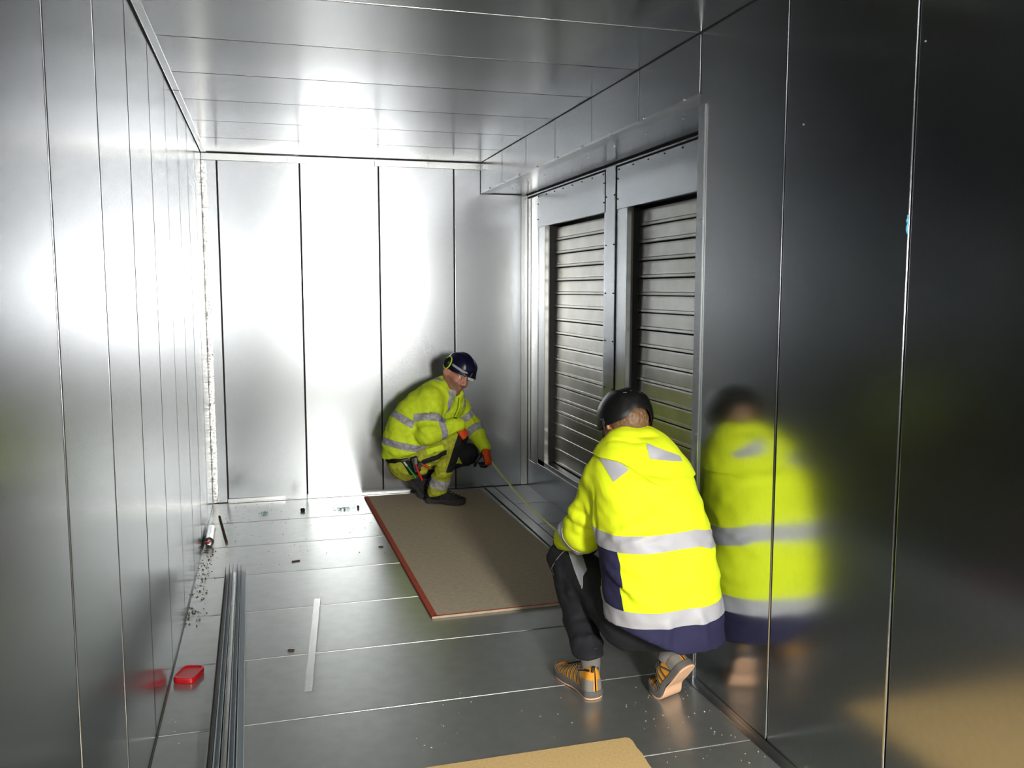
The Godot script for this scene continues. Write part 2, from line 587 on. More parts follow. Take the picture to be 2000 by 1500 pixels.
# ------------------------------------------------------------------ louver wall
func build_louvers() -> void:
	var X := Vector3.RIGHT
	var Y := Vector3.UP
	var Z := Vector3.BACK
	var w := structure("wall_louver", "recessed right wall framing two tall openings with closed steel louvers", "wall")
	var deep := XR + 0.20
	slab(w, M.groove, Vector3(deep, -0.05, 0.0), Vector3(deep + 0.05, HB + 0.05, ZJ))
	slab(w, M.steel, Vector3(XR, 0.0, 0.02), Vector3(deep, 0.225, ZJ), "base_panel", 0.002)
	slab(w, M.steel, Vector3(XR, 0.2255, 0.02), Vector3(deep, HB, 0.10), "post", 0.002)
	slab(w, M.groove, Vector3(XR + 0.012, 0.2255, 0.1005), Vector3(deep, HB, 0.311), "post", 0.002)
	panel(w, M.steel, Vector3(XR, 0.2255, 0.1005), Z, Y, -X, 0.210, HB - 0.2255, 0.0, 0.035, 0.0012, 0.012, "post_sheet")
	slab(w, M.steel, Vector3(XR, 2.135, 0.3115), Vector3(deep, HB, ZJ), "lintel", 0.002)
	# header sheets, proud of the frame
	for q in [[0.318, 1.748], [1.948, 3.48]]:
		slab(w, M.steel, Vector3(XR - 0.012, 2.128, q[0]), Vector3(XR - 0.0005, 2.382, q[1]), "header_sheet", 0.002)
		var n: int = 8
		for k in n:
			screw(w, Vector3(XR - 0.012, 2.366, lerpf(q[0] + 0.03, q[1] - 0.03, k / (n - 1.0))), -X, M.groove, 0.005)
		for y in [2.19, 2.31]:
			for zz in [q[0] + 0.015, q[1] - 0.015]:
				screw(w, Vector3(XR - 0.012, y, zz), -X, M.groove, 0.005)
	# two parallel rails under the soffit
	slab(w, M.groove, Vector3(XR - 0.006, HB - 0.007, 0.02), Vector3(XR, HB - 0.0005, ZJ - 0.01), "seal")
	angle_bar(w, M.steel, Vector3(XR - 0.0005, HB - 0.026, 0.02), Z * (ZJ - 0.03), -X, Y, 0.022, 0.016, 0.003, "soffit_rail")
	slab(w, M.groove, Vector3(XR - 0.006, HB - 0.034, 0.02), Vector3(XR, HB - 0.027, ZJ - 0.01), "seal")
	# mullion between the two openings
	slab(w, M.steel, Vector3(XR - 0.004, 0.2255, 1.752), Vector3(deep, 2.134, 1.90), "mullion", 0.002)
	slab(w, M.steel, Vector3(XR - 0.010, 0.2255, 1.758), Vector3(XR - 0.004, 2.40, 1.915), "mullion_cover", 0.0015)
	for k in 7:
		for zz in [1.772, 1.902]:
			screw(w, Vector3(XR - 0.010, 0.42 + 0.3 * k, zz), -X, M.groove, 0.005)
	slab(w, M.steel, Vector3(XR, 0.2255, 3.34), Vector3(deep, 2.134, ZJ), "post", 0.002)
	# the louver units
	louver_unit("louver", "farther closed louver of wide grey steel blades beyond the mullion", 0.3115, 1.752)
	louver_unit("louver", "nearer closed louver with brighter streaked steel blades behind the crouching worker's helmet", 1.916, 3.34)

func louver_unit(called: String, label: String, z0: float, z1: float) -> void:
	var y0 := 0.2265
	var y1 := 2.134
	var t := thing(called, label, "louver", Vector3(XR, 0, 0), "louvers in the recessed wall")
	var fw := 0.165          # width of the flush side frame
	var mb := MB.new()
	# far side frame: flush strip, then a jamb that faces the camera
	mb.box(Vector3(0.035, (y0 + y1) / 2, z0 + fw / 2), Vector3(0.07, y1 - y0, fw), 0.0015)
	put(mb, "side_frame", M.trim_steel, t)
	mb = MB.new()
	mb.box(Vector3(0.04, (y0 + y1) / 2, z1 - 0.02), Vector3(0.08, y1 - y0, 0.038), 0.0015)
	put(mb, "side_frame", M.trim_steel, t)
	mb = MB.new()
	mb.box(Vector3(0.035, y0 + 0.028, (z0 + z1) / 2), Vector3(0.07, 0.055, z1 - z0 - 0.002), 0.0015)
	mb.box(Vector3(-0.004, y0 + 0.004, (z0 + z1) / 2), Vector3(0.008, 0.03, z1 - z0 - 0.002), 0.0015)
	put(mb, "sill_frame", M.trim_steel, t)
	# black end seal the blades close against
	mb = MB.new()
	mb.box(Vector3(0.085, (y0 + y1) / 2 + 0.027, z0 + fw + 0.002), Vector3(0.10, y1 - y0 - 0.06, 0.03), 0.002)
	put(mb, "end_seal", M.black_rubber, t)
	mb = MB.new()
	mb.box(Vector3(0.16, (y0 + y1) / 2, (z0 + z1) / 2), Vector3(0.01, y1 - y0, z1 - z0), 0.0)
	put(mb, "backing", M.black_rubber, t)
	# blades: each a shallow folded aerofoil, the upper lip lapping the next
	var za := z0 + fw + 0.018
	var zb := z1 - 0.04
	var pitch := 0.1017
	var mesh: ArrayMesh
	var n := 18
	for k in n:
		var yb := y0 + 0.062 + pitch * k
		if mesh == null:
			mb = MB.new()
			var prof := PackedVector2Array([Vector2(0.072, 0.0), Vector2(0.070, 0.003), Vector2(0.0715, 0.016), Vector2(0.0745, 0.020), Vector2(0.0775, 0.085), Vector2(0.079, 0.0945), Vector2(0.083, 0.0965), Vector2(0.090, 0.0965), Vector2(0.096, 0.05), Vector2(0.090, 0.0)])
			var pr := PackedVector2Array()
			for i in prof.size():
				pr.append(prof[prof.size() - 1 - i])
			mb.prism(pr, Vector3(0, 0, za), Vector3(0, 0, zb - za), Vector3.RIGHT, Vector3.UP)
			mesh = mb.commit()
		put_mesh(mesh, "blade", M.blade_steel, t, Transform3D(Basis(Vector3.BACK, [0.0, 0.012, -0.008, 0.02, -0.014][(k * 3) % 5]), Vector3(0, yb, 0)))

# ------------------------------------------------------------------ loose things on the floor
func build_floor_things() -> void:
	thing_materials()
	var Y := Vector3.UP
	# ---- the brown board under the squatting worker, its edges painted red
	var b := thing("board", "large flat brown board with a red painted edge lying beneath the squatting worker", "board", Vector3(1.64, 0.001, 1.46))
	var turn := Basis(Y, 0.018)
	var mb := MB.new()
	mb.box(Vector3(0, 0.006, 0), Vector3(0.945, 0.012, 2.69), 0.001, Transform3D(turn))
	put(mb, "sheet", M.board_brown, b)
	mb = MB.new()
	mb.box(Vector3(-0.4585, 0.0125, 0), Vector3(0.028, 0.0012, 2.69), 0.0003, Transform3D(turn))
	mb.box(Vector3(0.0, 0.0125, 1.338), Vector3(0.945, 0.0012, 0.012), 0.0003, Transform3D(turn))
	mb.box(Vector3(-0.4735, 0.006, 0), Vector3(0.0016, 0.0118, 2.69), 0.0003, Transform3D(turn))
	put(mb, "red_edge", M.red_paint, b, "red painted margin")
	# ---- the pale board in front of the camera
	b = thing("board", "pale tan fibreboard with a worn corner at the bottom of the picture nearest the camera", "board", Vector3(1.0, 0.001, 4.9))
	var prof := PackedVector2Array([Vector2(-0.55, 0.70), Vector2(-0.55, -0.715), Vector2(0.655, -0.722), Vector2(0.668, -0.714), Vector2(0.672, -0.69), Vector2(0.667, -0.645), Vector2(0.669, -0.60), Vector2(0.662, -0.53), Vector2(0.665, 0.70)])
	mb = MB.new()
	mb.prism(prof, Vector3.ZERO, Vector3(0, 0.012, 0), Vector3.RIGHT, Vector3.BACK)
	put(mb, "sheet", M.board_tan, b)
	# ---- one light channel lying alone
	b = thing("steel_angle", "short pale steel angle lying alone on the floor to the right of the bundle", "metal profile", Vector3(0.574, 0.001, 3.466))
	var run := Vector3(0.098, 0, -1.10)
	var across := Vector3(run.z, 0, -run.x).normalized()
	mb = MB.new()
	mb.prism(PackedVector2Array([Vector2(0, 0), Vector2(0.034, 0), Vector2(0.034, 0.002), Vector2(0.002, 0.002), Vector2(0.002, 0.026), Vector2(0, 0.026)]), Vector3.ZERO, run, across, Y)
	put(mb, "web", M.channel_pale, b)
	# ---- the bundle of long profiles along the left
	var far := [[0.166, 1.815, 0.204, 4.9, 0.019, 0.048], [0.188, 1.80, 0.230, 4.92, 0.019, 0.060], [0.210, 1.79, 0.256, 4.9, 0.017, 0.052], [0.230, 1.76, 0.281, 4.95, 0.019, 0.064], [0.252, 1.775, 0.308, 4.9, 0.024, 0.046]]
	var lab := ["leftmost dark long steel profile, farthest left in the bundle on the floor", "long steel angle standing on edge, second from the left in the bundle", "pale long steel profile in the middle of the floor bundle", "tallest thin long steel profile, second from the right in the bundle", "widest long grey profile forming the right side of the floor bundle"]
	for k in 5:
		var q: Array = far[k]
		var a := Vector3(q[0], 0.002, q[1])
		var c := Vector3(q[2], 0.002, q[3])
		var t := thing("steel_profile", lab[k], "metal profile", a, "long steel profiles bundled on the floor")
		mb = MB.new()
		var al := c - a
		var eu := Vector3(al.z, 0, -al.x).normalized()
		var w: float = q[4]
		var hh: float = q[5]
		var th := 0.0016
		mb.prism(PackedVector2Array([Vector2(0, 0), Vector2(w, 0), Vector2(w, hh * 0.8), Vector2(w - th, hh * 0.8), Vector2(w - th, th), Vector2(th, th), Vector2(th, hh), Vector2(0, hh)]), Vector3.ZERO, al, eu, Y)
		put(mb, "web", [M.profile_dark, M.profile_grey, M.channel_pale, M.profile_grey, M.profile_grey][k], t)
	# ---- red lid near the left wall
	b = thing("lid", "small translucent red plastic box lid on the floor by the left wall", "lid", Vector3(0.074, 0.001, 3.185))
	var ring := func(gx: float, gz: float, y: float) -> Array:
		var o := []
		for k in 32:
			var a := TAU * k / 32.0
			var p := Vector2(cos(a), sin(a))
			var e := pow(pow(absf(p.x), 5.0) + pow(absf(p.y), 5.0), -0.2)
			p *= e
			var v := Basis(Y, -0.30) * Vector3(p.x * gx, 0, p.y * gz)
			o.append(v + Vector3(0, y, 0))
		return o
	var pts := []
	for q in [[0.046, 0.066, 0.0], [0.048, 0.068, 0.004], [0.048, 0.068, 0.020], [0.046, 0.066, 0.024], [0.041, 0.061, 0.024], [0.039, 0.059, 0.021], [0.037, 0.057, 0.0195], [0.0005, 0.0005, 0.0195]]:
		pts.append_array(ring.call(q[0], q[1], q[2]))
	mb = MB.new()
	mb.grid(pts, 8, 32, true, true)
	put(mb, "rim", M.red_plastic, b)
	# ---- foil sausage of sealant with its nozzle, by the left corner
	b = thing("sealant_tube", "silver foil sealant tube with a crimped end lying in the left back corner", "tube", Vector3(0.030, 0.0, 0.95))
	mb = MB.new()
	mb.lathe(PackedVector2Array([Vector2(0.0, -0.20), Vector2(0.016, -0.203), Vector2(0.024, -0.196), Vector2(0.029, -0.186), Vector2(0.0295, 0.12), Vector2(0.027, 0.14), Vector2(0.012, 0.16), Vector2(0.009, 0.17)]), Transform3D(Basis(Vector3.RIGHT, -PI / 2) * Basis(Vector3.BACK, 0.02), Vector3(0.006, 0.0305, 0.05)), 22)
	put(mb, "foil_body", M.tape_foil, b)
	mb = MB.new()
	mb.lathe(PackedVector2Array([Vector2(0.0, 0.0), Vector2(0.010, 0.003), Vector2(0.008, 0.012), Vector2(0.0, 0.016)]), Transform3D(Basis(Vector3.RIGHT, PI / 2), Vector3(0.004, 0.030, 0.252)), 12)
	put(mb, "crimp", M.tool_red, b)
	mb = MB.new()
	mb.tube(PackedVector3Array([Vector3(0.004, 0.026, -0.11), Vector3(0.000, 0.018, -0.20), Vector3(-0.002, 0.012, -0.34)]), PackedFloat32Array([0.011, 0.008, 0.003]), 12)
	put(mb, "nozzle", M.foil_white, b)
	# ---- brown stick beside it
	var s := MB.new()
	s.prism(PackedVector2Array([Vector2(-0.007, 0), Vector2(0.007, 0), Vector2(0.008, 0.006), Vector2(0.006, 0.012), Vector2(-0.006, 0.013), Vector2(-0.008, 0.006)]), Vector3.ZERO, Vector3(0.078, 0.0, 0.70), Vector3.RIGHT, Y)
	b = thing("stick", "thin dark brown wooden stick on the floor beside the silver sealant tube", "stick", Vector3(0.066, 0.001, 0.44))
	put(s, "shaft", M.wood_dark, b)
	# ---- scraps
	var scraps := [
		["plug", "small round black rubber plug on the floor near the back wall", Vector3(0.655, 0.001, 0.42)],
		["bolt", "tiny black bolt on the floor left of the brown board's far corner", Vector3(1.062, 0.001, 0.44)]]
	for k in 2:
		var t := thing(scraps[k][0], scraps[k][1], scraps[k][0], scraps[k][2])
		mb = MB.new()
		var r := 0.017 if k == 0 else 0.009
		mb.lathe(PackedVector2Array([Vector2(r * 0.9, 0), Vector2(r, 0.004), Vector2(r, 0.016), Vector2(r * 0.7, 0.020), Vector2(r * 0.4, 0.016), Vector2(0, 0.016)]), Transform3D(), 14)
		put(mb, "cap", M.black_rubber, t)
	var rng := RandomNumberGenerator.new()
	rng.seed = 12
	var chips := [["dark wood splinter on the floor behind the far end of the profile bundle", Vector3(0.565, 0.001, 1.66), 0.05], ["dark chip on the floor close to the left edge of the brown board", Vector3(1.10, 0.001, 1.50), 0.03], ["small brown shaving on the floor between the bundle and the lone channel", Vector3(0.50, 0.001, 3.02), 0.03]]
	for q in chips:
		var t := thing("wood_chip", q[0], "wood chip", q[1])
		mb = MB.new()
		mb.box(Vector3(0, 0.003, 0), Vector3(q[2], 0.005, 0.012), 0.0015, Transform3D(Basis(Y, rng.randf_range(-0.3, 0.3))))
		put(mb, "sliver", M.wood_dark, t)
	# tangle of teal fibres
	for q in [["loose tangle of teal fibres on the floor in front of the back wall", Vector3(0.96, 0.001, 0.44), 0.10, 34], ["small smear of blue fibres on the floor in front of the far left panel", Vector3(0.375, 0.001, 0.42), 0.045, 16]]:
		var t := thing("fibre_scrap", q[0], "fibre scrap", q[1])
		mb = MB.new()
		for k in q[3]:
			var a := rng.randf_range(0, TAU)
			var c := Vector3(rng.randfn(0, q[2] * 0.35), 0.002, rng.randfn(0, q[2] * 0.25))
			var dd: Vector3 = Vector3(cos(a), 0, sin(a)) * q[2] * rng.randf_range(0.15, 0.45)
			mb.tube(PackedVector3Array([c, c + dd * 0.5 + Vector3(0, rng.randf_range(0.0, 0.015), 0), c + dd]), PackedFloat32Array([0.0014, 0.0014, 0.0008]), 4)
		var o := put(mb, "fibres", M.teal, t)
		o.set_meta("kind", "stuff")
	# crumbs and drilling swarf swept against the walls
	debris("swarf", "greenish crumbs of swarf scattered along the foot of the left wall", M.crumb_olive, 150, func(r: RandomNumberGenerator) -> Vector3: return Vector3(absf(r.randfn(0.035, 0.03)) + 0.004, 0.001, r.randf_range(1.25, 2.6)), 81, 0.011)
	debris("grit", "dark grit scattered over the floor between the left wall and the brown board", M.crumb_dark, 120, func(r: RandomNumberGenerator) -> Vector3: return Vector3(r.randf_range(0.11, 1.12), 0.001, r.randf_range(0.12, 1.7)), 82, 0.007)
	debris("crumbs", "pale insulation crumbs scattered on the floor around the orange shoes and lid", M.crumb_pale, 130, func(r: RandomNumberGenerator) -> Vector3: return (Vector3(r.randf_range(1.72, 2.09), 0.001, r.randf_range(3.75, 4.6)) if r.randf() < 0.75 else Vector3(r.randf_range(0.9, 1.7), 0.001, r.randf_range(3.5, 4.12))) if r.randf() < 0.8 else Vector3((r.randf_range(0.012, 0.14) if r.randf() < 0.5 else r.randf_range(0.38, 0.55)), 0.001, r.randf_range(2.5, 3.05) if r.randf() < 0.5 else r.randf_range(3.3, 3.8)), 83, 0.006)
	# ---- the tape measure: case in the near worker's hands, blade drawn out to the far worker
	b = thing("tape_measure", "yellow steel measuring tape stretched between the two workers", "tape measure", Vector3(1.80, 0.455, 3.19))
	mb = MB.new()
	mb.box(Vector3.ZERO, Vector3(0.035, 0.07, 0.075), 0.012)
	put(mb, "case", M.lamp_black, b)
	var a0 := Vector3(1.80, 0.44, 3.14) - b.position
	var a1 := Vector3(2.075, 0.325, 0.545) - b.position
	mb = MB.new()
	var p2 := []
	for k in 25:
		var t := k / 24.0
		var c := a0.lerp(a1, t) + Vector3(0, -0.035 * sin(PI * t), 0)
		for e in 4:
			var u := (e - 1.5) / 1.5
			p2.append(c + Vector3(u * 0.008, 0.002 * u * u, 0))
	mb.grid(p2, 25, 4)
	put(mb, "blade", M.tape_yellow, b)

func debris(called: String, label: String, material: Material, n: int, where: Callable, seed_: int, size: float) -> void:
	var rng := RandomNumberGenerator.new()
	rng.seed = seed_
	var mb := MB.new()
	for k in n:
		var p: Vector3 = where.call(rng)
		var s := size * rng.randf_range(0.3, 1.0)
		mb.box(Vector3.ZERO, Vector3(s, s * 0.4, s * rng.randf_range(0.25, 0.7)), s * 0.08, Transform3D(Basis(Vector3.UP, rng.randf_range(0, TAU)), p + Vector3(0, s * 0.2, 0)))
	var o := put(mb, called, material, self)
	tag(o, label, "debris")
	o.set_meta("kind", "stuff")

func thing_materials() -> void:
	var m := mat("board_brown", Color(0.76, 0.70, 0.61), 0.85)
	m.albedo_texture = noise_tex(61, 0.03, Color(0.90, 0.90, 0.89), Color(1, 1, 1), 6, 1024)
	triplanar(m, 0.8)
	m = mat("board_tan", Color(0.79, 0.67, 0.46), 0.85)
	m.albedo_texture = noise_tex(62, 0.05, Color(0.90, 0.89, 0.87), Color(1, 1, 1), 6, 1024)
	triplanar(m, 1.5)
	m = mat("red_paint", Color(0.80, 0.36, 0.27), 0.7)
	m.albedo_texture = noise_tex(63, 0.04, Color(0.75, 0.7, 0.65), Color(1, 1, 1), 5)
	triplanar(m, 2.0)
	mat("channel_pale", Color(0.86, 0.86, 0.85), 0.22, 0.9)
	mat("profile_dark", Color(0.62, 0.62, 0.61), 0.45, 0.6)
	mat("profile_grey", Color(0.74, 0.77, 0.79), 0.42, 0.5)
	mat("red_plastic", Color(0.66, 0.03, 0.08), 0.3)
	mat("foil_white", Color(0.80, 0.80, 0.80), 0.4)
	m = mat("wood_dark", Color(0.28, 0.19, 0.13), 0.8)
	mat("teal", Color(0.25, 0.60, 0.58), 0.7)
	mat("crumb_olive", Color(0.30, 0.28, 0.14), 0.9)
	mat("crumb_dark", Color(0.14, 0.13, 0.12), 0.9)
	mat("crumb_pale", Color(0.72, 0.69, 0.62), 0.9)
	mat("tape_yellow", Color(0.80, 0.82, 0.18), 0.4)
	mat("tool_red", Color(0.80, 0.07, 0.05), 0.4)
	mat("tool_green", Color(0.10, 0.65, 0.15), 0.4)

# ------------------------------------------------------------------ the worker crouching with his back to the camera
func build_near_worker() -> void:
	cloth_materials()
	var who := thing("person", "person crouching back to the camera in hooded yellow jacket, black helmet and orange shoes", "person", Vector3(1.86, 0, 3.78))
	var off := Transform3D(Basis(), -who.position)
	# joints
	var hipL := Vector3(1.81, 0.32, 3.84)
	var hipR := Vector3(1.96, 0.31, 3.88)
	var kneeL := Vector3(1.705, 0.44, 3.38)
	var kneeR := Vector3(2.00, 0.37, 3.38)
	var ankL := Vector3(1.672, 0.115, 3.775)
	var ankR := Vector3(1.965, 0.215, 3.905)
	var shL := Vector3(1.752, 0.868, 3.70)
	var shR := Vector3(1.985, 0.866, 3.71)
	var elL := Vector3(1.700, 0.630, 3.60)
	var elR := Vector3(2.05, 0.61, 3.52)
	var wrL := Vector3(1.692, 0.508, 3.345)
	var wrR := Vector3(1.93, 0.49, 3.30)
	# ---- body under the clothes
	var f := Field.new(Vector3(1.5, 0.05, 3.1), Vector3(2.2, 1.2, 4.1), 0.016)
	f.bone(Vector3(1.885, 0.34, 3.86), Vector3(1.885, 0.86, 3.72), 0.11, 0.11, 0.05)
	f.chain([hipL, kneeL, ankL], [0.085, 0.055, 0.032], 0.04)
	f.chain([hipR, kneeR, ankR], [0.085, 0.055, 0.032], 0.04)
	f.chain([shL, elL, wrL], [0.05, 0.04, 0.03], 0.03)
	f.chain([shR, elR, wrR], [0.05, 0.04, 0.03], 0.03)
	f.bone(Vector3(1.885, 0.86, 3.72), Vector3(1.875, 1.03, 3.67), 0.07, 0.06, 0.04)
	var body := MB.new()
	body.add(f.mesh(), off)
	var head_tf := Transform3D(Basis(Vector3.UP, PI + 0.18) * Basis(Vector3.RIGHT, 0.55) * Basis(Vector3.BACK, 0.12), Vector3(1.872, 1.085, 3.62))
	body.add(head_field(0.0045).mesh(), off * head_tf)
	put(body, "body", M.skin, who)
	# ---- hair at the nape
	f = Field.new(Vector3(-0.10, -0.10, -0.14), Vector3(0.10, 0.10, 0.06), 0.005)
	f.blob(Vector3(0, 0.0, -0.030), Vector3(0.082, 0.085, 0.093))
	f.cut(Vector3(0, 0, -0.01), Vector3(0, -0.25, 1).normalized())
	f.folds(5, 0.006, Basis(Vector3(160, 0, 0), Vector3(0, 18, 0), Vector3(0, 0, 60)))
	var mb := MB.new()
	mb.add(f.mesh(), off * head_tf)
	put(mb, "hair", M.hair, who)
	# ---- jacket
	f = Field.new(Vector3(1.54, 0.15, 3.22), Vector3(2.16, 1.12, 4.14), 0.0105)
	f.slabs([
		[Vector3(1.850, 0.20, 3.960), Vector3(1.985, 0.20, 3.965), 0.140],
		[Vector3(1.848, 0.34, 3.950), Vector3(1.980, 0.34, 3.955), 0.142],
		[Vector3(1.842, 0.50, 3.920), Vector3(1.975, 0.50, 3.930), 0.141],
		[Vector3(1.830, 0.67, 3.875), Vector3(1.955, 0.67, 3.890), 0.139],
		[Vector3(1.815, 0.80, 3.810), Vector3(1.942, 0.80, 3.825), 0.132],
		[Vector3(1.805, 0.885, 3.750), Vector3(1.945, 0.885, 3.760), 0.108],
		[Vector3(1.835, 0.950, 3.715), Vector3(1.930, 0.950, 3.720), 0.075],
		[Vector3(1.860, 0.990, 3.690), Vector3(1.905, 0.990, 3.690), 0.060]], 4, 0.06)
	# the front of the jacket bulges over the thighs
	f.bone(Vector3(1.855, 0.44, 3.78), Vector3(1.97, 0.42, 3.78), 0.135, 0.13, 0.06)
	f.chain([shL, elL, wrL.lerp(elL, 0.25)], [0.090, 0.080, 0.060], 0.035)
	f.chain([shR, elR, wrR.lerp(elR, 0.25)], [0.088, 0.070, 0.056], 0.035)
	# folds: round the elbow, drag lines from the armpit, slack over the back
	f.folds(9, 0.012, Basis(Vector3(5, 1, 0), Vector3(2, 9, 2), Vector3(0, 2, 5)), false)
	f.fold(Vector3(1.60, 0.735, 3.60), Vector3(1.72, 0.690, 3.72), 0.024, 0.014)
	f.fold(Vector3(1.61, 0.765, 3.62), Vector3(1.70, 0.760, 3.74), 0.018, 0.008)
	f.fold(Vector3(1.60, 0.690, 3.55), Vector3(1.72, 0.640, 3.68), 0.020, 0.010)
	f.fold(Vector3(1.61, 0.640, 3.50), Vector3(1.74, 0.590, 3.62), 0.016, 0.008)
	f.fold(Vector3(1.66, 0.80, 3.68), Vector3(1.75, 0.74, 3.80), 0.014, 0.007)
	f.fold(Vector3(1.735, 0.84, 3.80), Vector3(1.745, 0.66, 3.86), 0.012, -0.012)
	f.fold(Vector3(1.72, 0.660, 3.90), Vector3(1.84, 0.760, 3.95), 0.016, 0.007)
	f.fold(Vector3(1.72, 0.645, 3.92), Vector3(1.86, 0.700, 3.98), 0.014, 0.006)
	f.fold(Vector3(1.70, 0.620, 3.92), Vector3(1.84, 0.540, 4.02), 0.016, 0.008)
	f.fold(Vector3(1.70, 0.600, 3.92), Vector3(1.79, 0.470, 4.02), 0.014, 0.007)
	f.fold(Vector3(1.72, 0.560, 3.95), Vector3(1.76, 0.440, 4.03), 0.010, -0.006)
	f.fold(Vector3(2.05, 0.700, 3.92), Vector3(1.96, 0.560, 4.02), 0.016, 0.006)
	f.fold(Vector3(1.80, 0.865, 3.86), Vector3(1.98, 0.845, 3.88), 0.016, 0.006, Vector3(0, -0.02, 0))
	f.fold(Vector3(1.86, 0.40, 4.05), Vector3(1.84, 0.28, 4.06), 0.014, 0.006)
	f.fold(Vector3(1.98, 0.42, 4.05), Vector3(2.0, 0.28, 4.06), 0.014, 0.006)
	# the bundled cloth of the hood
	f.chain([Vector3(1.765, 0.945, 3.655), Vector3(1.782, 0.985, 3.715), Vector3(1.845, 1.022, 3.750), Vector3(1.920, 1.028, 3.740), Vector3(1.985, 0.990, 3.69), Vector3(2.010, 0.955, 3.65)], [0.030, 0.032, 0.030, 0.030, 0.032, 0.030], 0.02)
	f.chain([Vector3(1.768, 0.940, 3.69), Vector3(1.815, 0.965, 3.775), Vector3(1.890, 0.975, 3.805), Vector3(1.965, 0.965, 3.780), Vector3(2.030, 0.930, 3.70)], [0.036, 0.040, 0.044, 0.044, 0.036], 0.03)
	f.chain([Vector3(1.80, 0.950, 3.775), Vector3(1.855, 0.925, 3.845), Vector3(1.925, 0.912, 3.868), Vector3(1.995, 0.915, 3.832), Vector3(2.035, 0.920, 3.745)], [0.024, 0.032, 0.036, 0.036, 0.032], 0.03)
	f.fold(Vector3(1.77, 1.0, 3.74), Vector3(1.90, 1.005, 3.82), 0.010, -0.006, Vector3(0, -0.008, 0))
	f.fold(Vector3(1.80, 1.03, 3.74), Vector3(1.96, 1.035, 3.78), 0.009, -0.006, Vector3(0, -0.012, 0))
	# hem, rising over the left thigh
	f.cut(Vector3(1.90, 0.268, 3.98), Vector3(-0.46, -1, 0.03).normalized())
	f.cut(Vector3(1.95, 0.268, 4.0), Vector3(0.02, -1, 0.05).normalized())
	var jm := f.mesh()
	var T0 := off
	var navy := func(p: Vector3) -> float:
		var hem := 0.405 - p.y + 0.05 * (p.x - 1.9)
		var flank := minf(minf(0.655 - p.y, 1.703 - 0.03 * (p.y - 0.5) - p.x), minf((p.z - 3.55) * 2.0, minf(seg_dist(p, shL, elL), seg_dist(p, elL, wrL)) - 0.125))
		return maxf(hem, flank)
	var yellow := func(p: Vector3) -> float: return -navy.call(p)
	var jacket := put_at(clipped(jm, yellow), "jacket", M.hivis, who, off)
	put_at(clipped(jm, navy), "navy_panel", M.navy, jacket, off)
	var torso_only := func(p: Vector3) -> float: return minf(1.0, (minf(seg_dist(p, shL, elL), seg_dist(p, elL, wrL)) - 0.118) * 2.0)
	var tp := 0.0026
	put_at(clipped(jm, func(p: Vector3) -> float: return minf(0.031 - absf(p.y - 0.690 - 0.06 * (p.x - 1.9) + 0.3 * maxf(p.x - 2.0, 0.0)), torso_only.call(p)), tp), "reflective_tape", M.tape, jacket, off)
	put_at(clipped(jm, func(p: Vector3) -> float: return minf(0.030 - absf(p.y - 0.412 - 0.05 * (p.x - 1.9)), (p.z - 3.6) * 2.0), tp), "reflective_tape", M.tape, jacket, off)
	var fd := (wrL - elL).normalized()
	put_at(clipped(jm, band_on(elL + fd * 0.045, fd, 0.026, elL, wrL, 0.115), tp), "reflective_tape", M.tape, jacket, off)
	put_at(clipped(jm, band_on(shR.lerp(elR, 0.35), (elR - shR).normalized(), 0.026, shR, elR, 0.10), tp), "reflective_tape", M.tape, jacket, off)
	# brace patch over the left shoulder
	put_at(clipped(jm, func(p: Vector3) -> float:
		var c := p - Vector3(1.755, 0.932, 3.77)
		var u := c.dot(Vector3(0.50, -0.70, 0.50).normalized())
		var w := c.dot(Vector3(0.78, 0.58, 0.1).normalized())
		return minf(minf(0.064 - absf(u), 0.018 + 0.17 * (u + 0.06) - absf(w)), (p.z - 3.68)), tp), "reflective_tape", M.tape, jacket, off)
	# ---- folded hood lying on the shoulders: the upper layer of the jacket, with its own hanging edge
	var hood_edge := func(p: Vector3) -> float:
		var low := lerpf(0.972, 0.888, smoothstep(1.725, 1.885, p.x)) + 0.012 * smoothstep(1.98, 2.06, p.x)
		return minf(p.y - low, (p.z - 3.60) * 0.6)
	put_at(clipped(jm, hood_edge, 0.012), "hood", M.hivis, jacket, off)
	put_at(clipped(jm, func(p: Vector3) -> float:
		return minf(minf(0.066 - absf(p.x - 1.940), p.z - 3.74), minf(1.026 - 0.40 * (p.x - 1.870) - p.y, p.y - 0.972 + 0.13 * (p.x - 1.873))), 0.0146), "reflective_tape", M.tape, jacket, off)
	# ---- trousers
	f = Field.new(Vector3(1.54, 0.08, 3.22), Vector3(2.16, 0.62, 4.10), 0.0105)
	f.bone(Vector3(1.82, 0.335, 3.85), Vector3(1.96, 0.33, 3.89), 0.125, 0.128, 0.05)
	f.chain([hipL, kneeL], [0.115, 0.088], 0.05)
	f.chain([kneeL, ankL + Vector3(0, 0.025, -0.008)], [0.084, 0.064], 0.02)
	f.chain([hipR, kneeR], [0.115, 0.090], 0.05)
	f.chain([kneeR, ankR + Vector3(0, 0.05, -0.03)], [0.080, 0.060], 0.02)
	for k in 5:
		var c := kneeL.lerp(ankL, 0.55 + 0.11 * k)
		f.bone(c + Vector3(-0.055, 0.012 * (k % 2), 0.02), c + Vector3(0.03, 0.012 - 0.008 * k, 0.055), 0.012, 0.008, 0.012)
	f.fold(Vector3(1.63, 0.43, 3.45), Vector3(1.76, 0.36, 3.52), 0.016, 0.008)
	f.fold(Vector3(1.62, 0.34, 3.52), Vector3(1.74, 0.30, 3.60), 0.014, 0.007)
	f.fold(Vector3(1.62, 0.25, 3.66), Vector3(1.73, 0.28, 3.68), 0.014, -0.007)
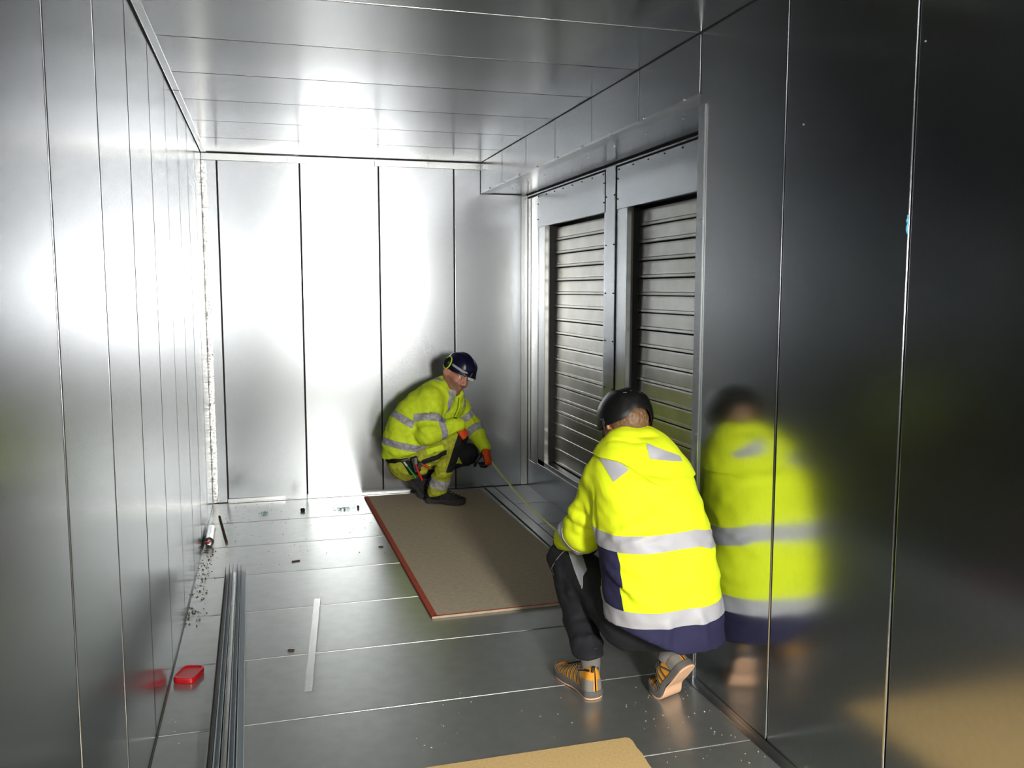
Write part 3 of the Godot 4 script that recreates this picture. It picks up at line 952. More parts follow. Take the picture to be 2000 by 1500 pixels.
	f.fold(Vector3(1.62, 0.20, 3.72), Vector3(1.73, 0.185, 3.74), 0.014, 0.008)
	f.folds(31, 0.010, Basis(Vector3(6, 3, 0), Vector3(3, 16, 4), Vector3(0, 4, 8)), false)
	f.cut(ankL + Vector3(0, 0.035, 0), Vector3(0.05, -1, 0.1).normalized(), ankL, 0.14)
	f.cut(ankR + Vector3(0, 0.030, 0), Vector3(0, -1, 0.1).normalized(), ankR + Vector3(0, -0.05, 0), 0.09)
	var tm := f.mesh()
	var tr := put_at(tm, "trousers", M.navy_dark, who, off)
	var ta := Vector3(1.712, 0.500, 3.46)
	var tb := Vector3(1.742, 0.345, 3.62)
	var tn := (tb - ta).cross(Vector3(0.43, -0.36, -0.85)).normalized()
	put_at(clipped(tm, func(p: Vector3) -> float: return minf(minf(0.026 - absf((p - ta).dot(tn)), (0.10 - seg_dist(p, ta, tb)) * 0.7), 1.80 - p.x), tp), "reflective_tape", M.tape, tr, off)
	# piped pocket edge on the outside of the knee
	mb = MB.new()
	var pp := PackedVector3Array()
	for q in [[Vector3(1.722, 0.476, 3.45), Vector3(1.657, 0.416, 3.42)], [Vector3(1.657, 0.416, 3.42), Vector3(1.676, 0.386, 3.46)]]:
		for k in 5:
			pp.append(f.onto((q[0] as Vector3).lerp(q[1], k / 5.0), 0.001))
	var pr := PackedFloat32Array()
	pr.resize(pp.size())
	pr.fill(0.0022)
	mb.tube(pp, pr, 6)
	put_at(mb, "pocket_piping", M.grey_cloth, tr, off)
	# ---- shoes and socks
	for e in 2:
		var a: Vector3 = ankL if e == 0 else ankR
		mb = MB.new()
		var low2: Vector3 = a + (Vector3(0, -0.05, 0.0) if e == 0 else Vector3(-0.01, -0.06, -0.015))
		mb.tube(PackedVector3Array([low2, a + Vector3(0, 0.01, 0), a + Vector3(0, 0.06, -0.02)]), PackedFloat32Array([0.037, 0.040, 0.046]), 18)
		put_at(mb, "sock", M.grey_cloth, who, off)
	var st := {"upper": M.shoe_orange, "midsole": M.shoe_sole, "outsole": M.shoe_tread, "counter": M.shoe_grey, "toe": M.shoe_orange_dark, "stripe": M.shoe_black, "piping": M.shoe_grey, "lace": M.shoe_black}
	var sl := Shoe.new()
	make_shoe(who, sl, off * Transform3D(Basis(Vector3.UP, PI + 0.17), Vector3(1.668, 0.001, 3.848)), st, "orange hiking shoe flat on the floor")
	var sr := Shoe.new()
	sr.side = -1.0
	sr.bend = 0.98
	var dir := Vector3(-0.36, 0, -0.93).normalized()
	make_shoe(who, sr, off * Transform3D(Basis(Vector3.UP, atan2(dir.x, dir.z)), Vector3(1.968, 0.001, 3.895) - dir * 0.195), st, "orange hiking shoe with its heel raised and the pale tread showing")
	# ---- helmet
	var rim := func(th: float) -> float:
		var back := sin(th)                    # -1 at the nape
		return 0.30 + 0.22 * pow(absf(cos(th)), 2.0) - 0.30 * smoothstep(-0.80, -0.99, back)
	var ht := off * head_tf * Transform3D(Basis(Vector3.RIGHT, -0.20), Vector3(0, 0.030, -0.012))
	mb = MB.new()
	mb.add(helmet_shell(0.112, 0.110, 0.138, rim, 0.012), ht)
	var hel := put(mb, "helmet", M.helmet_black, who)
	mb = MB.new()
	for k in 6:
		var az := -PI / 2 + (k - 2.5) * 0.36
		var e := 0.72 + 0.1 * (k % 2)
		var p := Vector3(cos(az) * cos(e) * 0.1135, sin(e) * 0.1115, sin(az) * cos(e) * 0.1395)
		mb.box(Vector3.ZERO, Vector3(0.018, 0.006, 0.005), 0.002, ht * Transform3D(Basis.looking_at(-p.normalized()), p))
	put(mb, "vent", M.lamp_black, hel)
	mb = MB.new()
	for s in [-1.0, 1.0]:
		mb.tube(PackedVector3Array([ht * Vector3(s * 0.112, -0.035, -0.02), ht * Vector3(s * 0.105, -0.10, 0.005), ht * Vector3(s * 0.06, -0.165, 0.05), ht * Vector3(0, -0.172, 0.06)]), PackedFloat32Array([0.006, 0.005, 0.005, 0.005]), 6)
	put(mb, "chin_strap", M.lamp_black, hel)
	for s in [-1.0, 1.0]:
		mb = MB.new()
		mb.box(Vector3(s * 0.116, -0.040, -0.012), Vector3(0.010, 0.034, 0.026), 0.004, ht)
		put(mb, "strap_clip", M.lamp_black, hel)
	mb = MB.new()
	mb.tube(PackedVector3Array([ht * Vector3(-0.064, -0.078, -0.05), ht * Vector3(-0.036, -0.092, -0.085), ht * Vector3(0.036, -0.092, -0.085), ht * Vector3(0.064, -0.078, -0.05)]), PackedFloat32Array([0.007, 0.008, 0.008, 0.007]), 8)
	put(mb, "nape_strap", M.boot_dark, hel)
	# ---- hands round the tape measure
	for e in 2:
		var wr: Vector3 = wrL if e == 0 else wrR
		var to := Vector3(1.80, 0.455, 3.20) - wr
		var y := to.normalized()
		var zb := (Vector3.UP - y * y.dot(Vector3.UP)).normalized()
		var xb := y.cross(zb)
		if e == 1:
			xb = -xb
		mb = MB.new()
		mb.add(glove_field([0.55, 0.6, 0.62, 0.6, 0.7], 0.005)[0], off * Transform3D(Basis(xb, y, zb), wr + y * 0.02))
		put(mb, "glove", M.lamp_black, who)

func put_at(mb: MB, called: String, material: Material, parent: Node, t: Transform3D) -> MeshInstance3D:
	var o := MB.new()
	o.add(mb, t)
	return put(o, called, material, parent)

func cloth_materials() -> void:
	var weave := normal_tex(41, 0.35, 2.0, 2, 256)
	for q in [["hivis", Color(0.82, 0.88, 0.03), 0.8], ["navy", Color(0.10, 0.095, 0.235), 0.85], ["navy_dark", Color(0.055, 0.055, 0.085), 0.85], ["tape", Color(0.62, 0.62, 0.645), 0.5], ["grey_cloth", Color(0.42, 0.41, 0.40), 0.9], ["hair", Color(0.40, 0.29, 0.19), 0.55]]:
		var m := mat(q[0], q[1], q[2])
		m.normal_enabled = true
		m.normal_texture = weave
		m.normal_scale = 0.4
		triplanar(m, 6.0)
	var m := mat("skin", Color(0.74, 0.52, 0.42), 0.5)
	m.subsurf_scatter_enabled = true
	m.subsurf_scatter_strength = 0.08
	m = mat("skin_far", Color(0.74, 0.50, 0.41), 0.5)
	m.subsurf_scatter_enabled = true
	m.subsurf_scatter_strength = 0.06
	mat("stubble", Color(0.55, 0.39, 0.325), 0.7)
	mat("brow", Color(0.14, 0.10, 0.08), 0.8)
	mat("lips", Color(0.62, 0.38, 0.33), 0.5)
	mat("eye_white", Color(0.82, 0.82, 0.80), 0.35)
	m = mat("clear_lens", Color(0.95, 0.97, 0.97, 0.06), 0.03)
	m.transparency = BaseMaterial3D.TRANSPARENCY_ALPHA
	m = mat("helmet_blue", Color(0.055, 0.065, 0.19), 0.28)
	mat("lime", Color(0.72, 0.90, 0.25), 0.5)
	mat("glove_orange", Color(0.85, 0.30, 0.06), 0.8)
	mat("boot_grey", Color(0.15, 0.15, 0.155), 0.8)
	mat("boot_sole", Color(0.21, 0.20, 0.195), 0.85)
	mat("boot_dark", Color(0.12, 0.12, 0.125), 0.7)
	var dirt := noise_tex(71, 0.018, Color(0.62, 0.60, 0.55), Color(1, 1, 1), 6)
	for q in [["hivis_far", Color(0.87, 0.97, 0.15)], ["hivis_dirty", Color(0.80, 0.83, 0.22)], ["tape_far", Color(0.78, 0.78, 0.82)]]:
		m = mat(q[0], q[1], 0.8)
		m.albedo_texture = dirt if q[0] != "hivis_far" else noise_tex(72, 0.012, Color(0.86, 0.85, 0.82), Color(1, 1, 1), 5)
		m.normal_enabled = true
		m.normal_texture = weave
		m.normal_scale = 0.4
		triplanar(m, 3.0)
	mat("helmet_black", Color(0.05, 0.05, 0.052), 0.38)
	mat("shoe_orange", Color(0.80, 0.54, 0.14), 0.75)
	mat("shoe_orange_dark", Color(0.70, 0.44, 0.16), 0.75)
	mat("shoe_black", Color(0.09, 0.085, 0.08), 0.7)
	mat("shoe_grey", Color(0.48, 0.46, 0.43), 0.75)
	mat("shoe_sole", Color(0.36, 0.34, 0.33), 0.8)
	mat("shoe_tread", Color(0.85, 0.68, 0.55), 0.8)

# ------------------------------------------------------------------ the worker squatting against the back wall, smiling at the camera
func build_far_worker() -> void:
	var who := thing("person", "smiling person squatting by the back wall in dirty yellow workwear, blue helmet and orange gloves", "person", Vector3(1.60, 0, 0.5))
	var off := Transform3D(Basis(), -who.position)
	var hipR := Vector3(1.42, 0.37, 0.57)
	var hipL := Vector3(1.45, 0.36, 0.34)
	var kneeR := Vector3(1.752, 0.525, 0.665)
	var kneeL := Vector3(1.925, 0.365, 0.40)
	var ankR := Vector3(1.655, 0.115, 0.515)
	var ankL := Vector3(1.515, 0.205, 0.25)
	var shR := Vector3(1.580, 0.825, 0.665)
	var shL := Vector3(1.835, 0.755, 0.395)
	var elR := Vector3(1.545, 0.605, 0.785)
	var elL := Vector3(1.955, 0.575, 0.395)
	var wrR := Vector3(1.772, 0.650, 0.735)
	var wrL := Vector3(2.035, 0.435, 0.505)
	# ---- body under the clothes, with the head
	var f := Field.new(Vector3(1.25, 0.04, 0.08), Vector3(2.2, 1.1, 0.95), 0.016)
	f.chain([Vector3(1.43, 0.40, 0.47), Vector3(1.49, 0.60, 0.49), Vector3(1.68, 0.82, 0.52)], [0.11, 0.11, 0.10], 0.05)
	f.bone(Vector3(1.68, 0.82, 0.52), Vector3(1.775, 0.93, 0.565), 0.065, 0.058, 0.04)
	f.chain([hipR, kneeR, ankR], [0.085, 0.055, 0.04], 0.04)
	f.chain([hipL, kneeL, ankL], [0.085, 0.055, 0.04], 0.04)
	f.chain([shR, elR, wrR], [0.05, 0.04, 0.03], 0.03)
	f.chain([shL, elL, wrL], [0.05, 0.04, 0.03], 0.03)
	var body := MB.new()
	body.add(f.mesh(), off)
	# the face: turned to the camera, chin tucked to the left
	var fz := Vector3(0.40, -0.33, 0.855).normalized()
	var uy := Vector3(0.45, 0.875, 0.155)
	uy = (uy - fz * uy.dot(fz)).normalized()
	var xl := uy.cross(fz)
	var head_tf := Transform3D(Basis(xl, uy, fz).scaled_local(Vector3.ONE * 1.10), Vector3(1.801, 1.011, 0.585))
	var hf := head_field(0.0036).mesh()
	body.add(hf, off * head_tf)
	var bod := put(body, "body", M.skin_far, who)
	# stubble, brows, eyes and teeth
	put_at(clipped(hf, func(p: Vector3) -> float:
		var jaw := -0.030 - p.y - 0.55 * maxf(0.0, 0.055 - absf(p.x)) + 0.10 * (0.06 - p.z)
		var lip := (Vector2(p.x, (p.y + 0.052) * 2.2).length() - 0.026)
		return minf(maxf(jaw * 2.0, -lip if p.y > -0.062 else -1.0), minf(p.y + 0.128, minf(p.z - 0.004, 0.079 - absf(p.x)))) if p.z > -0.02 else -1.0, 0.0008), "stubble", M.stubble, bod, off * head_tf)
	var mb: MB
	for s in [-1.0, 1.0]:
		mb = MB.new()
		mb.tube(PackedVector3Array([Vector3(s * 0.050, 0.020, 0.078), Vector3(s * 0.034, 0.027, 0.092), Vector3(s * 0.016, 0.021, 0.098)]), PackedFloat32Array([0.0025, 0.0045, 0.0035]), 6)
		put_at(mb, "eyebrow", M.brow, bod, off * head_tf)
	for s in [-1.0, 1.0]:
		mb = MB.new()
		ball(mb, Vector3(s * 0.031, 0.001, 0.0795), 0.0105)
		put_at(mb, "eye", M.eye_white, bod, off * head_tf)
		mb = MB.new()
		ball(mb, Vector3(s * 0.0305, 0.0005, 0.0848), 0.0062)
		put_at(mb, "iris", M.helmet_black, bod, off * head_tf)
	for s in [-1.0, 1.0]:
		mb = MB.new()
		for q in [[0.0075, 0.0050], [-0.0072, 0.0036]]:
			mb.tube(PackedVector3Array([Vector3(s * 0.046, q[0] * 0.2, 0.078), Vector3(s * 0.037, q[0], 0.0865), Vector3(s * 0.026, q[0], 0.0885), Vector3(s * 0.017, q[0] * 0.1, 0.083)]), PackedFloat32Array([0.003, q[1], q[1], 0.003]), 8)
		put_at(mb, "eyelids", M.skin_far, bod, off * head_tf)
	mb = MB.new()
	mb.tube(PackedVector3Array([Vector3(-0.017, -0.0655, 0.086), Vector3(0, -0.068, 0.0945), Vector3(0.017, -0.0655, 0.086)]), PackedFloat32Array([0.003, 0.0042, 0.003]), 6)
	put_at(mb, "teeth", M.eye_white, bod, off * head_tf)
	mb = MB.new()
	for k in 2:
		var y: float = [-0.0605, -0.080][k]
		mb.tube(PackedVector3Array([Vector3(-0.024, -0.0625, 0.0835), Vector3(-0.01, lerpf(-0.064, y, 0.8), 0.0965), Vector3(0.01, lerpf(-0.064, y, 0.8), 0.0965), Vector3(0.024, -0.0625, 0.0835)]), PackedFloat32Array([0.002, 0.0042, 0.0042, 0.002]), 6)
	put_at(mb, "lips", M.lips, bod, off * head_tf)
	# clear safety glasses
	mb = MB.new()
	for s in [-1.0, 1.0]:
		var pts := []
		for r in 5:
			for c in 7:
				var a := lerpf(0.006, 0.066, c / 6.0)
				pts.append(Vector3(s * a, lerpf(0.022, -0.020, r / 4.0) * (1.0 - 0.25 * pow(a / 0.066, 4.0)), 0.112 - 0.30 * a * a / 0.05))
		mb.grid(pts, 5, 7, false, s < 0.0)
	var gl := put_at(mb, "safety_glasses", M.clear_lens, who, off * head_tf)
	for s in [-1.0, 1.0]:
		mb = MB.new()
		mb.tube(PackedVector3Array([Vector3(s * 0.066, 0.014, 0.087), Vector3(s * 0.080, 0.014, 0.03), Vector3(s * 0.082, 0.010, -0.02)]), PackedFloat32Array([0.0022, 0.0022, 0.002]), 6)
		put_at(mb, "temple", M.shoe_grey, gl, off * head_tf)
	# ---- jacket
	f = Field.new(Vector3(1.20, 0.28, 0.12), Vector3(2.18, 1.0, 0.98), 0.0105)
	f.slabs([
		[Vector3(1.395, 0.36, 0.55), Vector3(1.425, 0.35, 0.37), 0.135],
		[Vector3(1.405, 0.46, 0.57), Vector3(1.445, 0.45, 0.38), 0.142],
		[Vector3(1.415, 0.56, 0.585), Vector3(1.500, 0.545, 0.40), 0.142],
		[Vector3(1.460, 0.66, 0.60), Vector3(1.590, 0.635, 0.42), 0.140],
		[Vector3(1.535, 0.75, 0.60), Vector3(1.690, 0.715, 0.44), 0.130],
		[Vector3(1.610, 0.825, 0.59), Vector3(1.765, 0.785, 0.455), 0.100],
		[Vector3(1.680, 0.880, 0.56), Vector3(1.755, 0.860, 0.50), 0.080]], 4, 0.06)
	f.bone(Vector3(1.58, 0.60, 0.58), Vector3(1.69, 0.69, 0.52), 0.12, 0.12, 0.06)
	f.chain([shR, elR, wrR], [0.105, 0.088, 0.055], 0.03)
	f.chain([shL, elL, wrL], [0.090, 0.078, 0.050], 0.03)
	# standing collar
	f.bone(Vector3(1.655, 0.905, 0.60), Vector3(1.69, 0.945, 0.61), 0.040, 0.030, 0.03)
	f.bone(Vector3(1.675, 0.925, 0.52), Vector3(1.705, 0.965, 0.53), 0.045, 0.036, 0.03)
	f.bone(Vector3(1.735, 0.845, 0.635), Vector3(1.760, 0.885, 0.645), 0.034, 0.026, 0.03)
	f.bone(Vector3(1.80, 0.825, 0.575), Vector3(1.825, 0.862, 0.58), 0.034, 0.026, 0.03)
	# gathers along the forearm
	for k in 5:
		var c := elR.lerp(wrR, 0.42 + 0.12 * k)
		f.bone(c + Vector3(0, 0.045, 0.03), c + Vector3(0.012, -0.03, 0.052), 0.014, 0.012, 0.012)
	f.fold(Vector3(1.46, 0.70, 0.80), Vector3(1.64, 0.74, 0.78), 0.022, 0.010)
	f.fold(Vector3(1.44, 0.64, 0.84), Vector3(1.60, 0.66, 0.86), 0.018, 0.008)
	f.fold(Vector3(1.48, 0.80, 0.76), Vector3(1.60, 0.68, 0.72), 0.016, -0.010)
	f.fold(Vector3(1.32, 0.56, 0.66), Vector3(1.50, 0.50, 0.76), 0.018, 0.008)
	f.fold(Vector3(1.30, 0.47, 0.66), Vector3(1.50, 0.45, 0.74), 0.020, 0.010)
	f.fold(Vector3(1.70, 0.80, 0.68), Vector3(1.66, 0.68, 0.72), 0.018, 0.008)
	f.fold(Vector3(1.90, 0.70, 0.45), Vector3(1.96, 0.60, 0.49), 0.018, 0.009)
	f.folds(51, 0.012, Basis(Vector3(6, 3, 0), Vector3(2, 13, 3), Vector3(0, 4, 7)), false)
	f.cut(Vector3(1.30, 0.412, 0.5), Vector3(0.30, -1, 0.0).normalized(), Vector3(1.42, 0.42, 0.5), 0.36)
	f.bone(Vector3(1.80, 0.96, 0.59), Vector3(1.70, 0.86, 0.54), 0.072, 0.060, 0.01, true)
	var jm := f.mesh()
	var jacket := put_at(jm, "jacket", M.hivis_far, who, off)
	var tp := 0.0028
	var armR := func(p: Vector3) -> float: return minf(seg_dist(p, shR, elR) - 0.02, seg_dist(p, elR, wrR))
	var armL := func(p: Vector3) -> float: return minf(seg_dist(p, shL, elL), seg_dist(p, elL, wrL))
	var trunk := func(p: Vector3) -> float: return minf(armR.call(p), armL.call(p)) - 0.094
	var ax := Vector3(0.30, 0.93, 0.05).normalized()
	for q in [[Vector3(1.46, 0.655, 0.5), Vector3(0.50, 0.86, 0.0)], [Vector3(1.42, 0.500, 0.5), Vector3(0.22, 0.97, 0.0)]]:
		put_at(clipped(jm, func(p: Vector3) -> float: return minf(0.027 - absf((p - q[0]).dot((q[1] as Vector3).normalized())), trunk.call(p)), tp), "reflective_tape", M.tape_far, jacket, off)
	put_at(clipped(jm, band_on(shR.lerp(elR, 0.62), (elR - shR).normalized(), 0.030, shR, elR, 0.125), tp), "reflective_tape", M.tape_far, jacket, off)
	put_at(clipped(jm, band_on(elR.lerp(wrR, 0.40), (wrR - elR).normalized(), 0.025, elR, wrR, 0.105), tp), "reflective_tape", M.tape_far, jacket, off)
	put_at(clipped(jm, band_on(shL.lerp(elL, 0.50), (elL - shL).normalized(), 0.028, shL, elL, 0.115), tp), "reflective_tape", M.tape_far, jacket, off)
	put_at(clipped(jm, band_on(elL.lerp(wrL, 0.22), (wrL - elL).normalized(), 0.026, elL, wrL, 0.105), tp), "reflective_tape", M.tape_far, jacket, off)
	# braces over both shoulders
	var sd := Vector3(0.62, -0.14, -0.76).normalized()
	for s in [-1.0, 1.0]:
		var c: Vector3 = Vector3(1.70, 0.80, 0.52) + sd * s * 0.098
		put_at(clipped(jm, func(p: Vector3) -> float: return minf(minf(0.021 - absf((p - c).dot(sd)), p.y - 0.735 + 0.12 * (1.7 - p.x)), minf(trunk.call(p) + 0.012, seg_dist(p, Vector3(1.69, 0.86, 0.54), Vector3(1.80, 0.97, 0.59)) - 0.098)), tp), "reflective_tape", M.tape_far, jacket, off)
	# front zip and the chest pocket edge
	mb = MB.new()
	mb.tube(PackedVector3Array([Vector3(1.808, 0.845, 0.655), Vector3(1.800, 0.77, 0.665), Vector3(1.765, 0.69, 0.655), Vector3(1.72, 0.62, 0.64)]), PackedFloat32Array([0.005, 0.004, 0.004, 0.004]), 6)
	put_at(mb, "zip", M.hivis_far, jacket, off)
	# ---- trousers
	f = Field.new(Vector3(1.24, 0.03, 0.08), Vector3(2.10, 0.68, 0.84), 0.0105)
	f.bone(Vector3(1.405, 0.355, 0.55), Vector3(1.42, 0.345, 0.37), 0.128, 0.125, 0.05)
	f.chain([hipR, kneeR], [0.128, 0.088], 0.05)
	f.chain([kneeR, kneeR.lerp(ankR, 0.5), ankR + Vector3(0.0, 0.0, 0.006)], [0.082, 0.070, 0.074], 0.015)
	f.chain([hipL, kneeL], [0.120, 0.085], 0.05)
	f.chain([kneeL, ankL + Vector3(0.04, 0.0, 0.01)], [0.080, 0.062], 0.015)
	# pocket bellows on the thigh
	f.bone(Vector3(1.50, 0.375, 0.695), Vector3(1.62, 0.425, 0.725), 0.030, 0.028, 0.02)
	f.bone(Vector3(1.43, 0.30, 0.66), Vector3(1.52, 0.31, 0.69), 0.034, 0.028, 0.03)
	f.fold(Vector3(1.60, 0.46, 0.74), Vector3(1.62, 0.30, 0.70), 0.018, 0.009)
	f.fold(Vector3(1.62, 0.24, 0.62), Vector3(1.72, 0.27, 0.68), 0.018, 0.010)
	f.fold(Vector3(1.44, 0.30, 0.70), Vector3(1.60, 0.32, 0.72), 0.020, 0.010)
	f.folds(61, 0.012, Basis(Vector3(9, 4, 0), Vector3(4, 12, 3), Vector3(0, 4, 9)), false)
	f.cut(ankR + Vector3(0, -0.03, 0), Vector3(0.25, -1, 0.05).normalized(), ankR, 0.15)
	f.cut(ankL + Vector3(0.03, 0.0, 0), Vector3(-0.8, -0.5, 0.0).normalized(), ankL, 0.12)
	var tm := f.mesh()
	# knee panels, pocket tops and the left leg's lower half are black
	var kn := (ankR - kneeR).normalized()
	var front := Vector3(0.83, -0.1, 0.30).normalized()
	var black := func(p: Vector3) -> float:
		var t := (p - kneeR).dot(kn)
		var right_pad := minf(minf(t + 0.12, 0.235 - t), (p - kneeR - kn * t).dot(front) - 0.022)
		right_pad = minf(right_pad, 0.13 - seg_dist(p, kneeR, ankR))
		var left_pad := minf(p.x - 1.80 + 0.55 * (p.y - 0.42), minf(0.14 - seg_dist(p, kneeL, ankL), 0.60 - p.z))
		left_pad = maxf(left_pad, minf(0.10 - seg_dist(p, kneeL.lerp(ankL, 0.25), ankL), 0.48 - p.z))
		var pocket := minf(minf(0.020 - absf(p.y - 0.408 - 0.38 * (p.x - 1.58)), p.z - 0.655), minf(p.x - 1.50, 1.69 - p.x))
		var gusset := minf(0.03 - absf((p - Vector3(1.44, 0.31, 0.66)).dot(Vector3(0.85, 0.5, 0))), minf(p.z - 0.66, 0.055 - absf(p.y - 0.34)))
		return maxf(maxf(right_pad, left_pad), maxf(pocket, gusset))
	var tr := put_at(clipped(tm, func(p: Vector3) -> float: return -black.call(p)), "trousers", M.hivis_dirty, who, off)
	put_at(clipped(tm, black), "black_panel", M.navy_dark, tr, off)
	put_at(clipped(tm, band_on(kneeR.lerp(ankR, 0.80), (kn + Vector3(0.1, 0, 0)).normalized(), 0.036, kneeR, ankR, 0.115), tp), "reflective_tape", M.tape_far, tr, off)
	# pocket flaps and stitched edges
	mb = MB.new()
	mb.box(Vector3.ZERO, Vector3(0.13, 0.045, 0.012), 0.004, Transform3D(Basis(Vector3.BACK, 0.32) * Basis(Vector3.UP, -0.28), Vector3(1.60, 0.475, 0.735)))
	put_at(mb, "pocket_flap", M.hivis_far, tr, off)
	# belt and holster
	f = Field.new(Vector3(1.22, 0.28, 0.16), Vector3(1.66, 0.52, 0.80), 0.012)
	f.bone(Vector3(1.405, 0.40, 0.55), Vector3(1.42, 0.395, 0.37), 0.147, 0.147, 0.02)
	f.cut(Vector3(1.4, 0.415, 0.5), Vector3(-0.12, 1, 0))
	f.cut(Vector3(1.4, 0.378, 0.5), Vector3(0.12, -1, 0))
	put_at(f.mesh(), "belt", M.lamp_black, who, off)
	mb = MB.new()
	mb.box(Vector3.ZERO, Vector3(0.055, 0.12, 0.022), 0.008, Transform3D(Basis(Vector3.BACK, 0.25), Vector3(1.455, 0.372, 0.735)))
	mb.box(Vector3(0.0, 0.0, 0.012), Vector3(0.032, 0.07, 0.012), 0.004, Transform3D(Basis(Vector3.BACK, -0.5), Vector3(1.48, 0.36, 0.735)))
	put_at(mb, "holster", M.lamp_black, who, off)
	# ---- shoes
	var st := {"upper": M.boot_grey, "midsole": M.boot_sole, "outsole": M.boot_sole, "counter": M.boot_dark, "toe": M.boot_dark, "stripe": M.boot_dark, "piping": M.boot_sole, "lace": M.shoe_grey}
	var sr := Shoe.new()
	sr.side = -1.0
	var d := Vector3(0.86, 0, 0.50).normalized()
	make_shoe(who, sr, off * Transform3D(Basis(Vector3.UP, atan2(d.x, d.z)).scaled_local(Vector3(1.1, 1.12, 1.05)), Vector3(1.585, 0.0148, 0.452)), st)
	var sl := Shoe.new()
	sl.bend = 0.75
	d = Vector3(0.90, 0, 0.42).normalized()
	make_shoe(who, sl, off * Transform3D(Basis(Vector3.UP, atan2(d.x, d.z)).scaled_local(Vector3(1.1, 1.12, 1.05)), Vector3(1.585, 0.0148, 0.275) - d * 0.195), st)
	for e in 2:
		var a: Vector3 = ankR if e == 0 else ankL
		mb = MB.new()
		mb.tube(PackedVector3Array([a + Vector3(-0.01, -0.06, -0.01), a + Vector3(0, 0.02, 0), a + (Vector3(0.01, 0.08, 0.02) if e == 0 else Vector3(0.06, 0.02, 0.02))]), PackedFloat32Array([0.045, 0.043, 0.044]), 14)
		put_at(mb, "sock", M.navy_dark, who, off)
	# ---- helmet with lamp clip, side stripe and a raised ear muff
	var rim := func(th: float) -> float: return 0.02 + 0.30 * pow(absf(cos(th)), 2.0) + 0.20 * maxf(-sin(th), 0.0)
	var ht := head_tf * Transform3D(Basis(Vector3.RIGHT, 0.05), Vector3(0.008, 0.048, -0.004))
	mb = MB.new()
	mb.add(helmet_shell(0.103, 0.106, 0.125, rim, 0.020), off * ht)
	var hel := put(mb, "helmet", M.helmet_blue, who)
	mb = MB.new()
	for k in 3:
		var az := PI - 0.5 + 0.42 * k
		var e := 0.80
		var p := Vector3(cos(az) * cos(e) * 0.106, sin(e) * 0.104, sin(az) * cos(e) * 0.126)
		mb.box(Vector3.ZERO, Vector3(0.020, 0.007, 0.005), 0.002, off * ht * Transform3D(Basis.looking_at(-p.normalized()), p))
	put(mb, "vent", M.lamp_black, hel)
	var shell := func(az: float, e: float, r: float) -> Vector3: return Vector3(cos(az) * cos(e) * 0.107, sin(e) * 0.106, sin(az) * cos(e) * 0.131) * (1.0 + r)
	# grey reflective stripe along the right side
	var pts := []
	for r in 3:
		for c in 10:
			pts.append(shell.call(lerpf(PI * 0.98, PI * 0.62, c / 9.0), lerpf(0.16, 0.02, r / 2.0) - 0.03 * c / 9.0, 0.035))
	mb = MB.new()
	mb.grid(pts, 3, 10, false, true)
	put_at(mb, "side_stripe", M.tape_far, hel, off * ht)
	mb = MB.new()
	mb.box(Vector3(0, 0.012, 0.135), Vector3(0.046, 0.040, 0.022), 0.006, off * ht)
	put(mb, "lamp_clip", M.lamp_black, hel)
	mb = MB.new()
	mb.box(Vector3(-0.010, -0.016, 0.146), Vector3(0.050, 0.018, 0.006), 0.002, off * ht)
	put(mb, "white_badge", M.eye_white, hel)
	# ear muff swung up behind the right side
	var mt := Transform3D(Basis.looking_at(Vector3(0.80, -0.40, -0.42).normalized(), Vector3(0.5, 0.8, 0)), Vector3(1.722, 1.106, 0.655))
	mb = MB.new()
	mb.lathe(PackedVector2Array([Vector2(0.0, 0.026), Vector2(0.026, 0.024), Vector2(0.038, 0.010), Vector2(0.040, -0.008)]), off * mt * Transform3D(Basis(Vector3.RIGHT, PI / 2).scaled_local(Vector3(0.85, 1, 1.15)), Vector3.ZERO), 22)
	mb.lathe(PackedVector2Array([Vector2(0.040, -0.008), Vector2(0.030, -0.020), Vector2(0.0, -0.014)]), off * mt * Transform3D(Basis(Vector3.RIGHT, PI / 2).scaled_local(Vector3(0.85, 1, 1.15)), Vector3.ZERO), 22)
	var muff := put(mb, "ear_muff", M.lamp_black, who)
	var ring := PackedVector3Array()
	var rr := PackedFloat32Array()
	for k in 25:
		var a := TAU * k / 24.0
		ring.append(off * mt * Vector3(cos(a) * 0.036, sin(a) * 0.048, 0.006))
		rr.append(0.0052)
	mb = MB.new()
	mb.tube(ring, rr, 6, false)
	put(mb, "lime_rim", M.lime, muff)
	mb = MB.new()
	mb.tube(PackedVector3Array([off * mt * Vector3(0, -0.03, 0.02), off * Vector3(1.750, 1.075, 0.65), off * Vector3(1.765, 1.045, 0.645)]), PackedFloat32Array([0.005, 0.005, 0.005]), 6)
	put(mb, "muff_arm", M.lamp_black, muff)
	# ---- gloves: orange backs, black palms and fingers
	for e in 2:
		var wr: Vector3 = wrR if e == 0 else wrL
		var y := (Vector3(0.52, -0.80, -0.05) if e == 0 else Vector3(0.10, -0.86, 0.42)).normalized()
		var z := (Vector3(0.55, 0.45, 0.55) if e == 0 else Vector3(0.85, 0.25, 0.45))
		z = (z - y * y.dot(z)).normalized()
		var x := y.cross(z)
		# for a right hand the thumb lies towards -x of these axes
		var b := Basis(x if e == 1 else -x, y, z)
		var gm: MB = glove_field([0.35, 0.4, 0.45, 0.5, 0.3] if e == 0 else [0.95, 1.0, 1.05, 1.05, 1.0], 0.0042)[0]
		var gt := off * Transform3D(b.scaled_local(Vector3.ONE * (1.0 if e == 0 else 1.14)), wr + y * (0.02 if e == 0 else 0.035))
		var orange := func(p: Vector3) -> float: return minf(minf(p.z + 0.012, (0.088 if e == 0 else 0.14) - p.y), p.y + 0.045)
